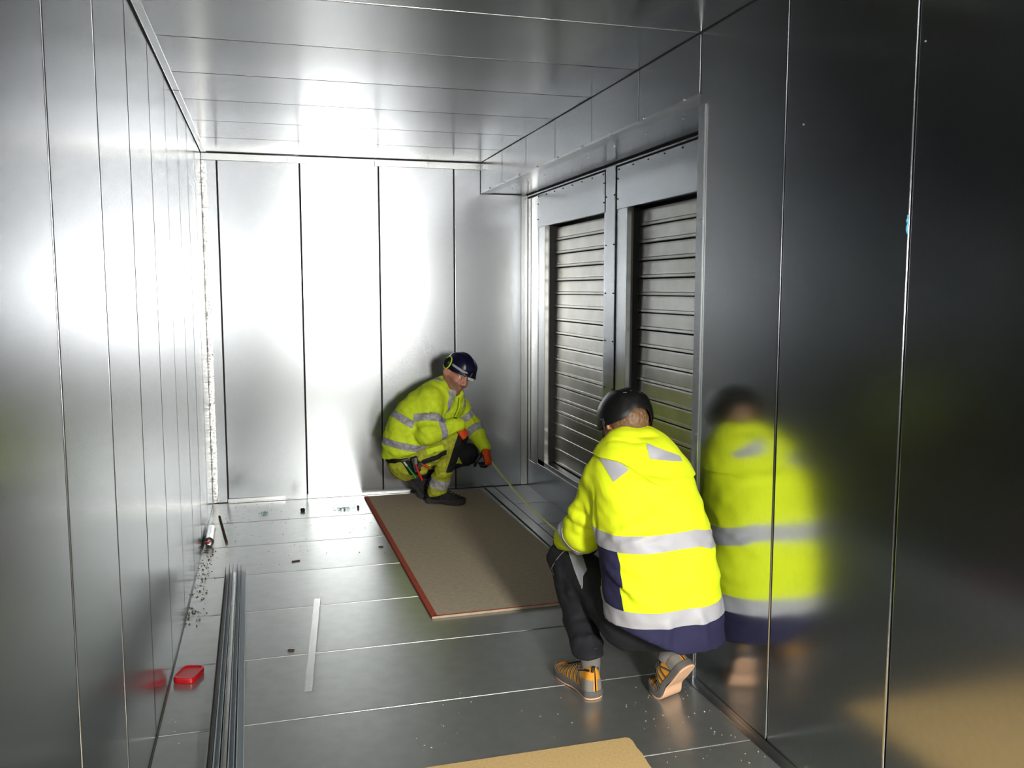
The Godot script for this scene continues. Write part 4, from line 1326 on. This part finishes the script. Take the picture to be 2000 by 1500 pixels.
		var g := put_flip(clipped(gm, orange), "glove", M.glove_orange, who, gt)
		put_flip(clipped(gm, func(p: Vector3) -> float: return -orange.call(p)), "black_fingers", M.lamp_black, g, gt)
	# ---- tools in the holster
	var pl := thing("pliers", "pair of pliers with red handles hanging from the squatting worker's belt", "pliers", Vector3(1.46, 0.30, 0.74))
	for k in 2:
		mb = MB.new()
		var a: Vector3 = [Vector3(-0.005, 0.075, 0.006), Vector3(0.03, 0.085, 0.006)][k]
		var c: Vector3 = [Vector3(0.042, -0.045, 0.012), Vector3(0.095, 0.045, 0.012)][k]
		mb.tube(PackedVector3Array([a, a.lerp(c, 0.35) + Vector3(-0.004, -0.004, 0), c]), PackedFloat32Array([0.006, 0.0085, 0.0075]), 8)
		put(mb, "handle", M.tool_red, pl)
	mb = MB.new()
	mb.box(Vector3(-0.004, 0.098, 0.004), Vector3(0.022, 0.05, 0.014), 0.004)
	put(mb, "jaws", M.shoe_grey, pl)
	var pen := thing("marker_pen", "thin green marker pen tucked beside the red pliers on the worker's belt", "pen", Vector3(1.40, 0.30, 0.72))
	mb = MB.new()
	mb.tube(PackedVector3Array([Vector3(-0.005, 0.06, 0.0), Vector3(0.06, -0.03, 0.008)]), PackedFloat32Array([0.006, 0.005]), 8)
	put(mb, "barrel", M.tool_green, pen)
	mb = MB.new()
	mb.tube(PackedVector3Array([Vector3(-0.028, 0.092, -0.002), Vector3(-0.005, 0.06, 0.0)]), PackedFloat32Array([0.007, 0.007]), 8)
	put(mb, "cap", M.eye_white, pen)

func ball(mb: MB, c: Vector3, r: float) -> void:
	var p := PackedVector2Array()
	for i in 9:
		var a := PI * i / 8.0 - PI / 2
		p.append(Vector2(cos(a) * r, sin(a) * r))
	mb.lathe(p, Transform3D(Basis(), c), 14)

# like put_at, for axes that may mirror the mesh
func put_flip(mb: MB, called: String, material: Material, parent: Node, t: Transform3D) -> MeshInstance3D:
	var o := MB.new()
	o.add(mb, t)
	if t.basis.determinant() < 0.0:
		for k in range(0, o.idx.size(), 3):
			var q := o.idx[k]
			o.idx[k] = o.idx[k + 1]
			o.idx[k + 1] = q
	return put(o, called, material, parent)

# ------------------------------------------------------------------ shared pieces of the workers
# head in its own axes: x to the person's left, y up, z to the face; origin between the ears
func head_field(cell: float) -> Field:
	var f := Field.new(Vector3(-0.125, -0.22, -0.14), Vector3(0.125, 0.15, 0.15), cell)
	f.blob(Vector3(0, 0.03, -0.015), Vector3(0.077, 0.093, 0.098))
	f.blob(Vector3(0, -0.03, 0.02), Vector3(0.066, 0.088, 0.074), Basis(), 0.03)
	f.bone(Vector3(0, -0.06, -0.03), Vector3(0, -0.22, -0.055), 0.058, 0.062, 0.03)
	for s in [-1.0, 1.0]:
		f.bone(Vector3(s * 0.054, -0.052, 0.0), Vector3(s * 0.018, -0.106, 0.062), 0.020, 0.018, 0.03)
		f.blob(Vector3(s * 0.040, -0.034, 0.062), Vector3(0.026, 0.022, 0.024), Basis(), 0.025)
		f.bone(Vector3(s * 0.047, 0.022, 0.066), Vector3(s * 0.012, 0.022, 0.086), 0.012, 0.012, 0.018)
		f.blob(Vector3(s * 0.032, 0.002, 0.099), Vector3(0.020, 0.013, 0.017), Basis(), 0.012, true)
		f.blob(Vector3(s * 0.013, -0.036, 0.098), Vector3(0.011, 0.009, 0.012), Basis(), 0.008)
		# ear: a cupped shell
		var eb := Basis(Vector3.UP, s * -0.5) * Basis(Vector3.RIGHT, -0.15)
		f.blob(Vector3(s * 0.090, 0.000, -0.012), Vector3(0.010, 0.039, 0.026), eb, 0.006)
		f.blob(Vector3(s * 0.100, 0.004, -0.004), Vector3(0.007, 0.024, 0.013), eb, 0.004, true)
	f.bone(Vector3(0, 0.014, 0.090), Vector3(0, -0.028, 0.112), 0.008, 0.0125, 0.012)
	f.blob(Vector3(0, -0.108, 0.066), Vector3(0.024, 0.018, 0.020), Basis(), 0.02)
	# lips, parted in a smile
	f.bone(Vector3(-0.026, -0.060, 0.080), Vector3(0, -0.064, 0.094), 0.005, 0.0075, 0.006)
	f.bone(Vector3(0.026, -0.060, 0.080), Vector3(0, -0.064, 0.094), 0.005, 0.0075, 0.006)
	f.bone(Vector3(-0.023, -0.066, 0.079), Vector3(0, -0.081, 0.090), 0.005, 0.0085, 0.006)
	f.bone(Vector3(0.023, -0.066, 0.079), Vector3(0, -0.081, 0.090), 0.005, 0.0085, 0.006)
	f.bone(Vector3(-0.020, -0.066, 0.094), Vector3(0.020, -0.066, 0.094), 0.0035, 0.0035, 0.003, true)
	return f

# safety helmet: outer shell over an ellipsoid with a shaped rim, turned under; local axes as the head's
func helmet_shell(rx: float, ry: float, rz: float, rim: Callable, peak := 0.0) -> MB:
	var rows := 15
	var cols := 48
	var outer := []
	for r in rows:
		for c in cols:
			var th := TAU * c / cols          # 0 is the wearer's left, a quarter turn the front
			var low: float = rim.call(th)     # how far down the rim comes, as an angle below the equator
			var e := lerpf(PI / 2, -low, pow(r / (rows - 1.0), 0.85))
			var p := Vector3(cos(th) * cos(e) * rx, sin(e) * ry, sin(th) * cos(e) * rz)
			# three shallow raised ridges front to back
			var ridge := 0.0
			if e > 0.25:
				ridge = 0.006 * (exp(-pow(p.x / 0.016, 2.0)) + exp(-pow((absf(p.x) - 0.058) / 0.010, 2.0))) * smoothstep(0.25, 0.6, e)
			p += p.normalized() * ridge
			# flare at the rim and a short peak in front
			var fl := smoothstep(0.72, 1.0, r / (rows - 1.0))
			p.x *= 1.0 + 0.035 * fl
			p.z *= 1.0 + 0.03 * fl
			p.z += peak * fl * fl * maxf(sin(th), 0.0)
			outer.append(p)
	var mb := MB.new()
	mb.grid(outer, rows, cols, true, true)
	var inner := []
	for r in 4:
		for c in cols:
			var p: Vector3 = outer[(rows - 1 - [0, 0, 3, 8][r]) * cols + c]
			inner.append(p if r == 0 else p - Vector3(p.x, 0.35 * p.y, p.z).normalized() * ([0.0, 0.006, 0.010, 0.014][r]))
	mb.grid(inner, 4, cols, true, true)
	return mb

# glove: palm and five separate bent fingers; local axes: y along the fingers, x across towards the thumb, z out of the back of the hand
func glove_field(curl: Array, cell := 0.0032) -> Array:
	var f := Field.new(Vector3(-0.075, -0.085, -0.13), Vector3(0.10, 0.16, 0.05), cell)
	f.bone(Vector3(-0.022, 0.0, 0), Vector3(-0.026, 0.075, 0), 0.020, 0.019, 0.02)
	f.bone(Vector3(0.018, 0.0, 0), Vector3(0.024, 0.080, 0), 0.022, 0.019, 0.02)
	f.bone(Vector3(0.0, -0.01, 0), Vector3(0.0, 0.078, 0.002), 0.022, 0.020, 0.02)
	f.bone(Vector3(0, -0.055, 0), Vector3(0, -0.01, 0), 0.030, 0.029, 0.02)
	for i in 4:
		var x: float = [0.032, 0.011, -0.011, -0.031][i]
		var len: float = [0.074, 0.082, 0.076, 0.060][i]
		var c: float = curl[i]
		var p := Vector3(x, 0.082 - 0.004 * absf(i - 1.2), 0.0)
		var ang := 0.0
		var r: float = [0.0098, 0.0102, 0.0098, 0.0088][i]
		for j in 3:
			ang += c * [0.9, 1.1, 0.8][j]
			var q: Vector3 = p + Vector3((x * 0.10), cos(ang), -sin(ang)).normalized() * len * [0.44, 0.31, 0.25][j]
			f.bone(p, q, r * [1.06, 1.0, 0.94][j], r * [1.0, 0.94, 0.84][j], 0.004)
			p = q
	# the thumb leaves the side of the palm near its base
	var tc: float = curl[4]
	var t0 := Vector3(0.030, 0.012, -0.006)
	var t1 := t0 + Vector3(0.030, 0.024, -0.014 - 0.012 * tc)
	var t2 := t1 + Vector3(0.012 - 0.012 * tc, 0.030, -0.010 - 0.022 * tc)
	var t3 := t2 + Vector3(0.002 - 0.016 * tc, 0.022, -0.004 - 0.016 * tc)
	f.chain([t0, t1, t2, t3], [0.017, 0.0135, 0.0115, 0.0095], 0.008)
	return [f.mesh()]

# ------------------------------------------------------------------ shoes
# A shoe in its own axes: heel at the origin, z towards the toe, y up. bend lifts the heel by an angle hinged at the ball.
class Shoe:
	var L := 0.295
	var ball := 0.195
	var bend := 0.0
	var side := 1.0      # +1 left foot, -1 right foot

	func flex(p: Vector3) -> Vector3:
		if bend == 0.0:
			return p
		var w := 1.0 - smoothstep(ball - 0.07, ball + 0.045, p.z)
		if w <= 0.0:
			return p
		var a := bend * w
		var q := p - Vector3(0, 0, ball)
		return Vector3(p.x, q.y * cos(a) - q.z * sin(a), q.y * sin(a) + q.z * cos(a) + ball)

	func half_width(s: float) -> float:
		var t := s / L
		var w := 0.040 + 0.014 * smoothstep(0.25, 0.68, t)
		w *= sqrt(clampf(1.0 - pow(maxf(0.0, 0.10 - t) / 0.1000001, 2.0), 0.0, 1.0))
		w *= sqrt(clampf(1.0 - pow(maxf(0.0, t - 0.74) / 0.262, 2.0), 0.0, 1.0))
		return maxf(w, 0.002)

	func offset(s: float) -> float:
		var t := s / L
		return side * (-0.010 * sin(PI * clampf(t, 0, 1)) + 0.006 * t)

	func height(s: float) -> float:
		var t := s / L
		var top := lerpf(0.128, 0.118, clampf(t / 0.3, 0, 1))
		if t > 0.3:
			top = lerpf(0.118, 0.052, pow(smoothstep(0.3, 0.92, t), 0.8))
		top *= 1.0 - 0.45 * smoothstep(0.90, 1.0, t)
		return top

	# q from 0 (outer bottom edge) over the top to 1 (inner bottom edge)
	func upper(s: float, q: float) -> Vector3:
		var a := PI * q
		var w := half_width(s) * 0.95
		var t := s / L
		var hh := height(s) - 0.020
		var e := lerpf(0.62, 0.8, smoothstep(0.2, 0.7, t))
		var cx := signf(cos(a)) * pow(absf(cos(a)), e)
		var y := pow(absf(sin(a)), 0.75)
		# the ankle narrows upwards
		var narrow := 1.0 - 0.08 * y * (1.0 - smoothstep(0.3, 0.6, t))
		return flex(Vector3(offset(s) + side * cx * w * narrow, 0.020 + hh * y, s + 0.012 * (1.0 - t) * y))

	func normal(s: float, q: float) -> Vector3:
		var a := upper(s + 0.002, q) - upper(s - 0.002, q)
		var b := upper(s, q + 0.01) - upper(s, q - 0.01)
		var g := a.cross(b).normalized()
		var c := flex(Vector3(offset(s), 0.04, s))
		return g if g.dot(upper(s, q) - c) > 0.0 else -g

	func upper_mesh() -> MB:
		var pts := []
		var rows := 36
		var cols := 25
		for r in rows:
			var s := 0.0001 + (L - 0.0031) * (0.5 - 0.5 * cos(PI * r / (rows - 1.0)))
			for c in cols:
				pts.append(upper(s, c / (cols - 1.0)))
		var mb := MB.new()
		mb.grid(pts, rows, cols, false, side > 0.0)
		return mb

	func patch(s0: float, s1: float, q0: float, q1: float, lift: float, n := 10) -> MB:
		var pts := []
		for r in n:
			var s := lerpf(s0, s1, r / (n - 1.0))
			for c in n:
				var q := lerpf(q0, q1, c / (n - 1.0))
				var e := lift * (0.3 if r == 0 or c == 0 or r == n - 1 or c == n - 1 else 1.0)
				pts.append(upper(s, q) + normal(s, q) * e)
		var mb := MB.new()
		mb.grid(pts, n, n, false, side > 0.0)
		return mb

	func line(path: Array, r: float, lift := 0.001, n := 14) -> MB:
		var pts := PackedVector3Array()
		var rr := PackedFloat32Array()
		for i in n:
			var t := i / (n - 1.0)
			var a: Vector2 = path[0]
			var b: Vector2 = path[1]
			var c: Vector2 = path[2]
			var w := a.lerp(b, t).lerp(b.lerp(c, t), t)
			pts.append(upper(w.x, w.y) + normal(w.x, w.y) * lift)
			rr.append(r)
		var mb := MB.new()
		mb.tube(pts, rr, 6)
		return mb

	func sole(y0: float, y1: float, grow: float, lugs := false) -> MB:
		var rows := 40
		var mb := MB.new()
		var ring := []
		for k in rows:
			var s := L * (0.5 - 0.5 * cos(PI * k / (rows - 1.0)))
			ring.append([s, 1.0])
		for k in range(rows - 1, -1, -1):
			var s := L * (0.5 - 0.5 * cos(PI * k / (rows - 1.0)))
			ring.append([s, -1.0])
		var cols := ring.size()
		var pts := []
		for r in 4:
			var y: float = [y1, y1 - 0.002, y0 + 0.002, y0][r]
			var g: float = [-0.002, 0.0, 0.0, -0.002][r]
			for q in ring:
				var s: float = q[0]
				var t := s / L
				var spring := 0.010 * pow(smoothstep(0.72, 1.0, t), 1.5)
				var arch := 0.006 * exp(-pow((t - 0.42) / 0.10, 2.0)) * (1.0 if r > 1 else 0.0)
				pts.append(flex(Vector3(offset(s) + q[1] * (half_width(s) + grow + g), y + spring + arch, s + (grow + g) * (2.0 * t - 1.0))))
		mb.grid(pts, 4, cols, true, true)
		# the flat faces above and below
		for r in [0, 3]:
			for k in rows - 1:
				var a: Vector3 = pts[r * cols + k]
				var b: Vector3 = pts[r * cols + k + 1]
				var c: Vector3 = pts[r * cols + cols - 2 - k]
				var e: Vector3 = pts[r * cols + cols - 1 - k]
				if (a - e).length() + (b - c).length() > 0.002:
					mb.quad(a, b, c, e, flex(Vector3(0, 1, k)) * 0.0 + (Vector3.UP if r == 0 else Vector3.DOWN))
		return mb

func make_shoe(parent: Node, sh: Shoe, tf: Transform3D, style: Dictionary, label := "") -> void:
	var m := MB.new()
	m.add(sh.upper_mesh(), tf)
	var shoe := put(m, "shoe", style.upper, parent, label)
	var q := MB.new()
	q.add(sh.sole(0.008, 0.034, 0.004), tf)
	put(q, "midsole", style.midsole, shoe)
	q = MB.new()
	q.add(sh.sole(0.0, 0.0085, 0.002), tf)
	put(q, "outsole", style.outsole, shoe)
	# heel counter and toe guard
	q = MB.new()
	q.add(sh.patch(0.001, 0.060, 0.0, 0.15, 0.0022), tf)
	q.add(sh.patch(0.001, 0.060, 0.85, 1.0, 0.0022), tf)
	put(q, "heel_counter", style.counter, shoe)
	q = MB.new()
	q.add(sh.patch(sh.L * 0.90, sh.L - 0.004, 0.0, 1.0, 0.003, 12), tf)
	put(q, "toe_guard", style.toe, shoe)
	# heel pull
	q = MB.new()
	q.add(sh.line([Vector2(0.006, 0.5), Vector2(0.002, 0.5), Vector2(0.003, 0.30)], 0.006, 0.002), tf)
	put(q, "heel_pull", style.stripe, shoe)
	# side stripes from the sole up to the laces
	for e in 2:
		for k in 7:
			var s := 0.085 + 0.023 * k
			var a := Vector2(s + 0.016, 0.03 if e == 0 else 0.97)
			var c := Vector2(s - 0.010 + 0.004 * k, 0.36 if e == 0 else 0.64)
			var b := Vector2(s + 0.018, 0.22 if e == 0 else 0.78)
			q = MB.new()
			q.add(sh.line([a, b, c], 0.0034, 0.0012), tf)
			put(q, "stripe", style.stripe, shoe)
			q = MB.new()
			q.add(sh.line([a, b, c], 0.0013, 0.0036), tf)
			put(q, "piping", style.piping, shoe)
		q = MB.new()
		q.add(sh.line([Vector2(0.128, 0.40 if e == 0 else 0.60), Vector2(0.10, 0.24 if e == 0 else 0.76), Vector2(0.062, 0.03 if e == 0 else 0.97)], 0.0036, 0.0014), tf)
		put(q, "stripe", style.stripe, shoe)
		q = MB.new()
		q.add(sh.line([Vector2(0.128, 0.40 if e == 0 else 0.60), Vector2(0.10, 0.24 if e == 0 else 0.76), Vector2(0.062, 0.03 if e == 0 else 0.97)], 0.0013, 0.0040), tf)
		put(q, "piping", style.piping, shoe)
	# ankle band
	q = MB.new()
	for e in 2:
		q.add(sh.line([Vector2(0.012, 0.33 if e == 0 else 0.67), Vector2(0.05, 0.30 if e == 0 else 0.70), Vector2(0.092, 0.22 if e == 0 else 0.78)], 0.005, 0.0006), tf)
	put(q, "ankle_band", style.stripe, shoe)
	# woven tag with a ring on the outer side of the band
	q = MB.new()
	q.add(sh.line([Vector2(0.048, 0.302), Vector2(0.060, 0.286), Vector2(0.072, 0.266)], 0.0022, 0.0042, 6), tf)
	var rp := PackedVector3Array()
	for k in 11:
		var s := 0.082 + 0.0035 * cos(TAU * k / 10.0)
		var v := 0.250 + 0.012 * sin(TAU * k / 10.0)
		rp.append(tf * (sh.upper(s, v) + sh.normal(s, v) * 0.0055))
	var rw := PackedFloat32Array()
	rw.resize(11)
	rw.fill(0.0010)
	q.tube(rp, rw, 5, false)
	put(q, "tag", style.piping, shoe)
	# laces
	q = MB.new()
	for k in 5:
		var s := 0.115 + 0.022 * k
		q.add(sh.line([Vector2(s, 0.40), Vector2(s + 0.014, 0.5), Vector2(s + (0.01 if k % 2 else -0.004), 0.60)], 0.0026, 0.002), tf)
	q.add(sh.line([Vector2(0.11, 0.5), Vector2(0.075, 0.46), Vector2(0.10, 0.36)], 0.0024, 0.010), tf)
	put(q, "laces", style.lace, shoe)

# ------------------------------------------------------------------ soft bodies: a distance grid joined with a smooth minimum, meshed as surface nets
class Field:
	var lo: Vector3
	var h: float
	var nx: int
	var ny: int
	var nz: int
	var d := PackedFloat32Array()

	func _init(lo_: Vector3, hi: Vector3, cell: float) -> void:
		lo = lo_
		h = cell
		nx = int(ceil((hi.x - lo.x) / h)) + 1
		ny = int(ceil((hi.y - lo.y) / h)) + 1
		nz = int(ceil((hi.z - lo.z) / h)) + 1
		d.resize(nx * ny * nz)
		d.fill(1.0)

	func span(a: Vector3, b: Vector3, m: float) -> Array:
		var p := (a.min(b) - Vector3.ONE * m - lo) / h
		var q := (a.max(b) + Vector3.ONE * m - lo) / h
		return [clampi(int(p.x), 0, nx - 1), clampi(int(ceil(q.x)), 0, nx - 1), clampi(int(p.y), 0, ny - 1), clampi(int(ceil(q.y)), 0, ny - 1), clampi(int(p.z), 0, nz - 1), clampi(int(ceil(q.z)), 0, nz - 1)]

	# tapered capsule; k is the width of the blend with what is there; carve takes it away instead
	func bone(a: Vector3, b: Vector3, ra: float, rb: float, k := 0.03, carve := false) -> void:
		var s := span(a, b, maxf(ra, rb) + k + 3.0 * h)
		var ab := b - a
		var l2 := maxf(ab.length_squared(), 1e-9)
		for z in range(s[4], s[5] + 1):
			for y in range(s[2], s[3] + 1):
				var at := (z * ny + y) * nx
				for x in range(s[0], s[1] + 1):
					var p := lo + Vector3(x, y, z) * h - a
					var t := clampf(p.dot(ab) / l2, 0.0, 1.0)
					var v := (p - ab * t).length() - (ra + (rb - ra) * t)
					join(at + x, v, k, carve)

	func chain(pts: Array, radii: Array, k := 0.03) -> void:
		for i in pts.size() - 1:
			bone(pts[i], pts[i + 1], radii[i], radii[i + 1], k)

	# ellipsoid with its own axes
	func blob(c: Vector3, r: Vector3, basis := Basis(), k := 0.02, carve := false) -> void:
		var m := maxf(r.x, maxf(r.y, r.z))
		var s := span(c, c, m + k + 3.0 * h)
		var inv := basis.inverse()
		for z in range(s[4], s[5] + 1):
			for y in range(s[2], s[3] + 1):
				var at := (z * ny + y) * nx
				for x in range(s[0], s[1] + 1):
					var p := inv * (lo + Vector3(x, y, z) * h - c)
					var q := p / r
					var k0 := q.length()
					var k1 := (q / r).length()
					var v := k0 * (k0 - 1.0) / maxf(k1, 1e-6) if k0 > 1e-6 else -minf(r.x, minf(r.y, r.z))
					join(at + x, v, k, carve)

	func join(i: int, v: float, k: float, carve: bool) -> void:
		var o := d[i]
		if carve:
			# smooth maximum of o and -v
			var e := maxf(k - absf(o + v), 0.0)
			d[i] = maxf(o, -v) + e * e * 0.25 / maxf(k, 1e-6)
		else:
			var e := maxf(k - absf(o - v), 0.0)
			d[i] = minf(o, v) - e * e * 0.25 / maxf(k, 1e-6)

	# series of rounded slabs from one side line to the other
	func slabs(levels: Array, steps: int, k := 0.05) -> void:
		for i in levels.size() - 1:
			for j in steps:
				var t := float(j) / steps
				var a: Array = levels[i]
				var b: Array = levels[i + 1]
				var l: Vector3 = a[0].lerp(b[0], t)
				var r: Vector3 = a[1].lerp(b[1], t)
				var q := lerpf(a[2], b[2], t)
				bone(l, r, q, q, k)
		var e: Array = levels[levels.size() - 1]
		bone(e[0], e[1], e[2], e[2], k)

	func sample(p: Vector3) -> float:
		var q := (p - lo) / h
		var x := clampi(int(q.x), 0, nx - 2)
		var y := clampi(int(q.y), 0, ny - 2)
		var z := clampi(int(q.z), 0, nz - 2)
		var f := q - Vector3(x, y, z)
		var i := (z * ny + y) * nx + x
		var s := nx * ny
		var a := lerpf(lerpf(d[i], d[i + 1], f.x), lerpf(d[i + nx], d[i + nx + 1], f.x), f.y)
		var b := lerpf(lerpf(d[i + s], d[i + s + 1], f.x), lerpf(d[i + s + nx], d[i + s + nx + 1], f.x), f.y)
		return lerpf(a, b, f.z)

	func slope(p: Vector3) -> Vector3:
		var e := h
		return Vector3(sample(p + Vector3(e, 0, 0)) - sample(p - Vector3(e, 0, 0)), sample(p + Vector3(0, e, 0)) - sample(p - Vector3(0, e, 0)), sample(p + Vector3(0, 0, e)) - sample(p - Vector3(0, 0, e))).normalized()

	func onto(p: Vector3, lift := 0.0) -> Vector3:
		for k in 5:
			p -= slope(p) * clampf(sample(p) - lift, -0.05, 0.05)
		return p

	# a fold of cloth lying on the surface between two points: a ridge that tapers out, or with a negative height a crease
	func fold(a: Vector3, b: Vector3, r: float, proud: float, bulge := Vector3.ZERO) -> void:
		var n := 7
		var pts := []
		var rr := []
		for i in n:
			var t := i / (n - 1.0)
			var p := a.lerp(b, t) + bulge * sin(PI * t)
			for k in 4:
				p -= slope(p) * clampf(sample(p), -0.05, 0.05)
			var w := sin(PI * clampf(t, 0.06, 0.94))
			var q := r * (0.5 + 0.5 * w)
			pts.append(p - slope(p) * (q - proud * w if proud > 0.0 else -(q + proud * w)))
			rr.append(q)
		for i in n - 1:
			bone(pts[i], pts[i + 1], rr[i], rr[i + 1], 0.016 if proud > 0.0 else 0.006, proud < 0.0)

	# keep what lies behind the plane
	func cut(p0: Vector3, n: Vector3, near := Vector3.ZERO, reach := -1.0) -> void:
		for z in nz:
			for y in ny:
				var at := (z * ny + y) * nx
				for x in nx:
					if d[at + x] < 0.1:
						var p := lo + Vector3(x, y, z) * h
						if reach < 0.0 or (p - near).length() < reach:
							d[at + x] = maxf(d[at + x], (p - p0).dot(n))

	# cloth folds: noise whose ridges run along the long directions of the stretch
	func folds(seed_: int, amp: float, stretch: Basis, sharp := true, inside = null) -> void:
		var f := FastNoiseLite.new()
		f.seed = seed_
		f.frequency = 1.0
		f.fractal_octaves = 3
		f.fractal_type = FastNoiseLite.FRACTAL_RIDGED if sharp else FastNoiseLite.FRACTAL_FBM
		for z in nz:
			for y in ny:
				var at := (z * ny + y) * nx
				for x in nx:
					var v := d[at + x]
					if absf(v) < 0.04:
						var p := lo + Vector3(x, y, z) * h
						var w := 1.0
						if inside != null:
							w = inside.call(p)
						if w > 0.0:
							d[at + x] = v - amp * w * f.get_noise_3dv(stretch * p)

	func mesh() -> MB:
		var mb := MB.new()
		var at_cell := {}
		var off := [0, 1, nx, nx + 1, nx * ny, nx * ny + 1, nx * ny + nx, nx * ny + nx + 1]
		var ce := [[0, 1], [2, 3], [4, 5], [6, 7], [0, 2], [1, 3], [4, 6], [5, 7], [0, 4], [1, 5], [2, 6], [3, 7]]
		var corner := []
		for i in 8:
			corner.append(Vector3(i & 1, (i >> 1) & 1, i >> 2))
		var quads := []
		for z in nz - 1:
			for y in ny - 1:
				var row := (z * ny + y) * nx
				for x in nx - 1:
					var i := row + x
					var a := d[i]
					if absf(a) > 3.0 * h:
						continue
					var m := 0
					for c in 8:
						if d[i + off[c]] < 0.0:
							m |= 1 << c
					if m == 0 or m == 255:
						continue
					var sum := Vector3.ZERO
					var cnt := 0
					for e in ce:
						var va: float = d[i + off[e[0]]]
						var vb: float = d[i + off[e[1]]]
						if (va < 0.0) != (vb < 0.0):
							sum += (corner[e[0]] as Vector3).lerp(corner[e[1]], va / (va - vb))
							cnt += 1
					at_cell[i] = mb.v.size()
					mb.v.append(lo + (Vector3(x, y, z) + sum / cnt) * h)
					mb.n.append(Vector3.ZERO)
					# edges from corner 0 along x, y, z
					for q in 3:
						var vb2: float = d[i + off[[1, 2, 4][q]]]
						if (a < 0.0) != (vb2 < 0.0):
							quads.append([i, q, a < 0.0])
		var step := [1, nx, nx * ny]
		for q in quads:
			var u: int = step[(q[1] + 1) % 3]
			var w: int = step[(q[1] + 2) % 3]
			var i: int = q[0]
			if not (at_cell.has(i - u) and at_cell.has(i - w) and at_cell.has(i - u - w)):
				continue
			var c: Array = [at_cell[i], at_cell[i - u], at_cell[i - u - w], at_cell[i - w]]
			if not q[2]:
				c.reverse()
			# c runs anticlockwise seen from outside; turn for clockwise fronts
			mb.idx.append_array([c[0], c[2], c[1], c[0], c[3], c[2]])
			var g: Vector3 = (mb.v[c[2]] - mb.v[c[0]]).cross(mb.v[c[3]] - mb.v[c[1]])
			for j in c:
				mb.n[j] += g
		for j in mb.n.size():
			mb.n[j] = mb.n[j].normalized()
		return mb

# the part of a mesh where the rule is above zero, cut cleanly along its edge; lifted off along the normals
func clipped(mb: MB, rule: Callable, lift := 0.0) -> MB:
	var s := PackedFloat32Array()
	s.resize(mb.v.size())
	for i in mb.v.size():
		s[i] = rule.call(mb.v[i])
	var o := MB.new()
	var moved := {}
	for t in range(0, mb.idx.size(), 3):
		var keep := 0
		for j in 3:
			if s[mb.idx[t + j]] > 0.0:
				keep += 1
		if keep == 0:
			continue
		var poly := []
		var edge := []
		for j in 3:
			var a := mb.idx[t + j]
			var b := mb.idx[t + (j + 1) % 3]
			if s[a] > 0.0:
				if not moved.has(a):
					moved[a] = o.vert(mb.v[a] + mb.n[a] * lift, mb.n[a])
				poly.append(moved[a])
				edge.append(false)
			if (s[a] > 0.0) != (s[b] > 0.0):
				var key := mini(a, b) * 10000000 + maxi(a, b)
				if not moved.has(key + 100000000000000):
					var f := s[a] / (s[a] - s[b])
					var nn := mb.n[a].lerp(mb.n[b], f).normalized()
					moved[key + 100000000000000] = o.vert(mb.v[a].lerp(mb.v[b], f) + nn * lift, nn)
				poly.append(moved[key + 100000000000000])
				edge.append(true)
		# what is lifted off gets a turned-down rim, so that it has the thickness of cloth
		if lift > 0.0:
			for j in poly.size():
				var q := (j + 1) % poly.size()
				if edge[j] and edge[q] and poly.size() > 2:
					var a: Vector3 = o.v[poly[j]]
					var b: Vector3 = o.v[poly[q]]
					var na: Vector3 = o.n[poly[j]]
					var nb: Vector3 = o.n[poly[q]]
					var mid := Vector3.ZERO
					for w in poly:
						mid += o.v[w]
					mid /= poly.size()
					o.quad(a, b, b - nb * lift * 1.2, a - na * lift * 1.2, (a + b) * 0.5 - mid)
		for j in range(1, poly.size() - 1):
			o.idx.append_array([poly[0], poly[j], poly[j + 1]])
	return o

func seg_dist(p: Vector3, a: Vector3, b: Vector3) -> float:
	var ab := b - a
	return (p - a - ab * clampf((p - a).dot(ab) / ab.length_squared(), 0.0, 1.0)).length()

# a band of half-width w round the axis through c along n
func band(c: Vector3, n: Vector3, w: float) -> Callable:
	return func(p: Vector3) -> float: return w - absf((p - c).dot(n))

func band_on(c: Vector3, n: Vector3, w: float, a: Vector3, b: Vector3, r: float) -> Callable:
	return func(p: Vector3) -> float: return minf(w - absf((p - c).dot(n)), (r - seg_dist(p, a, b)) * 0.5)
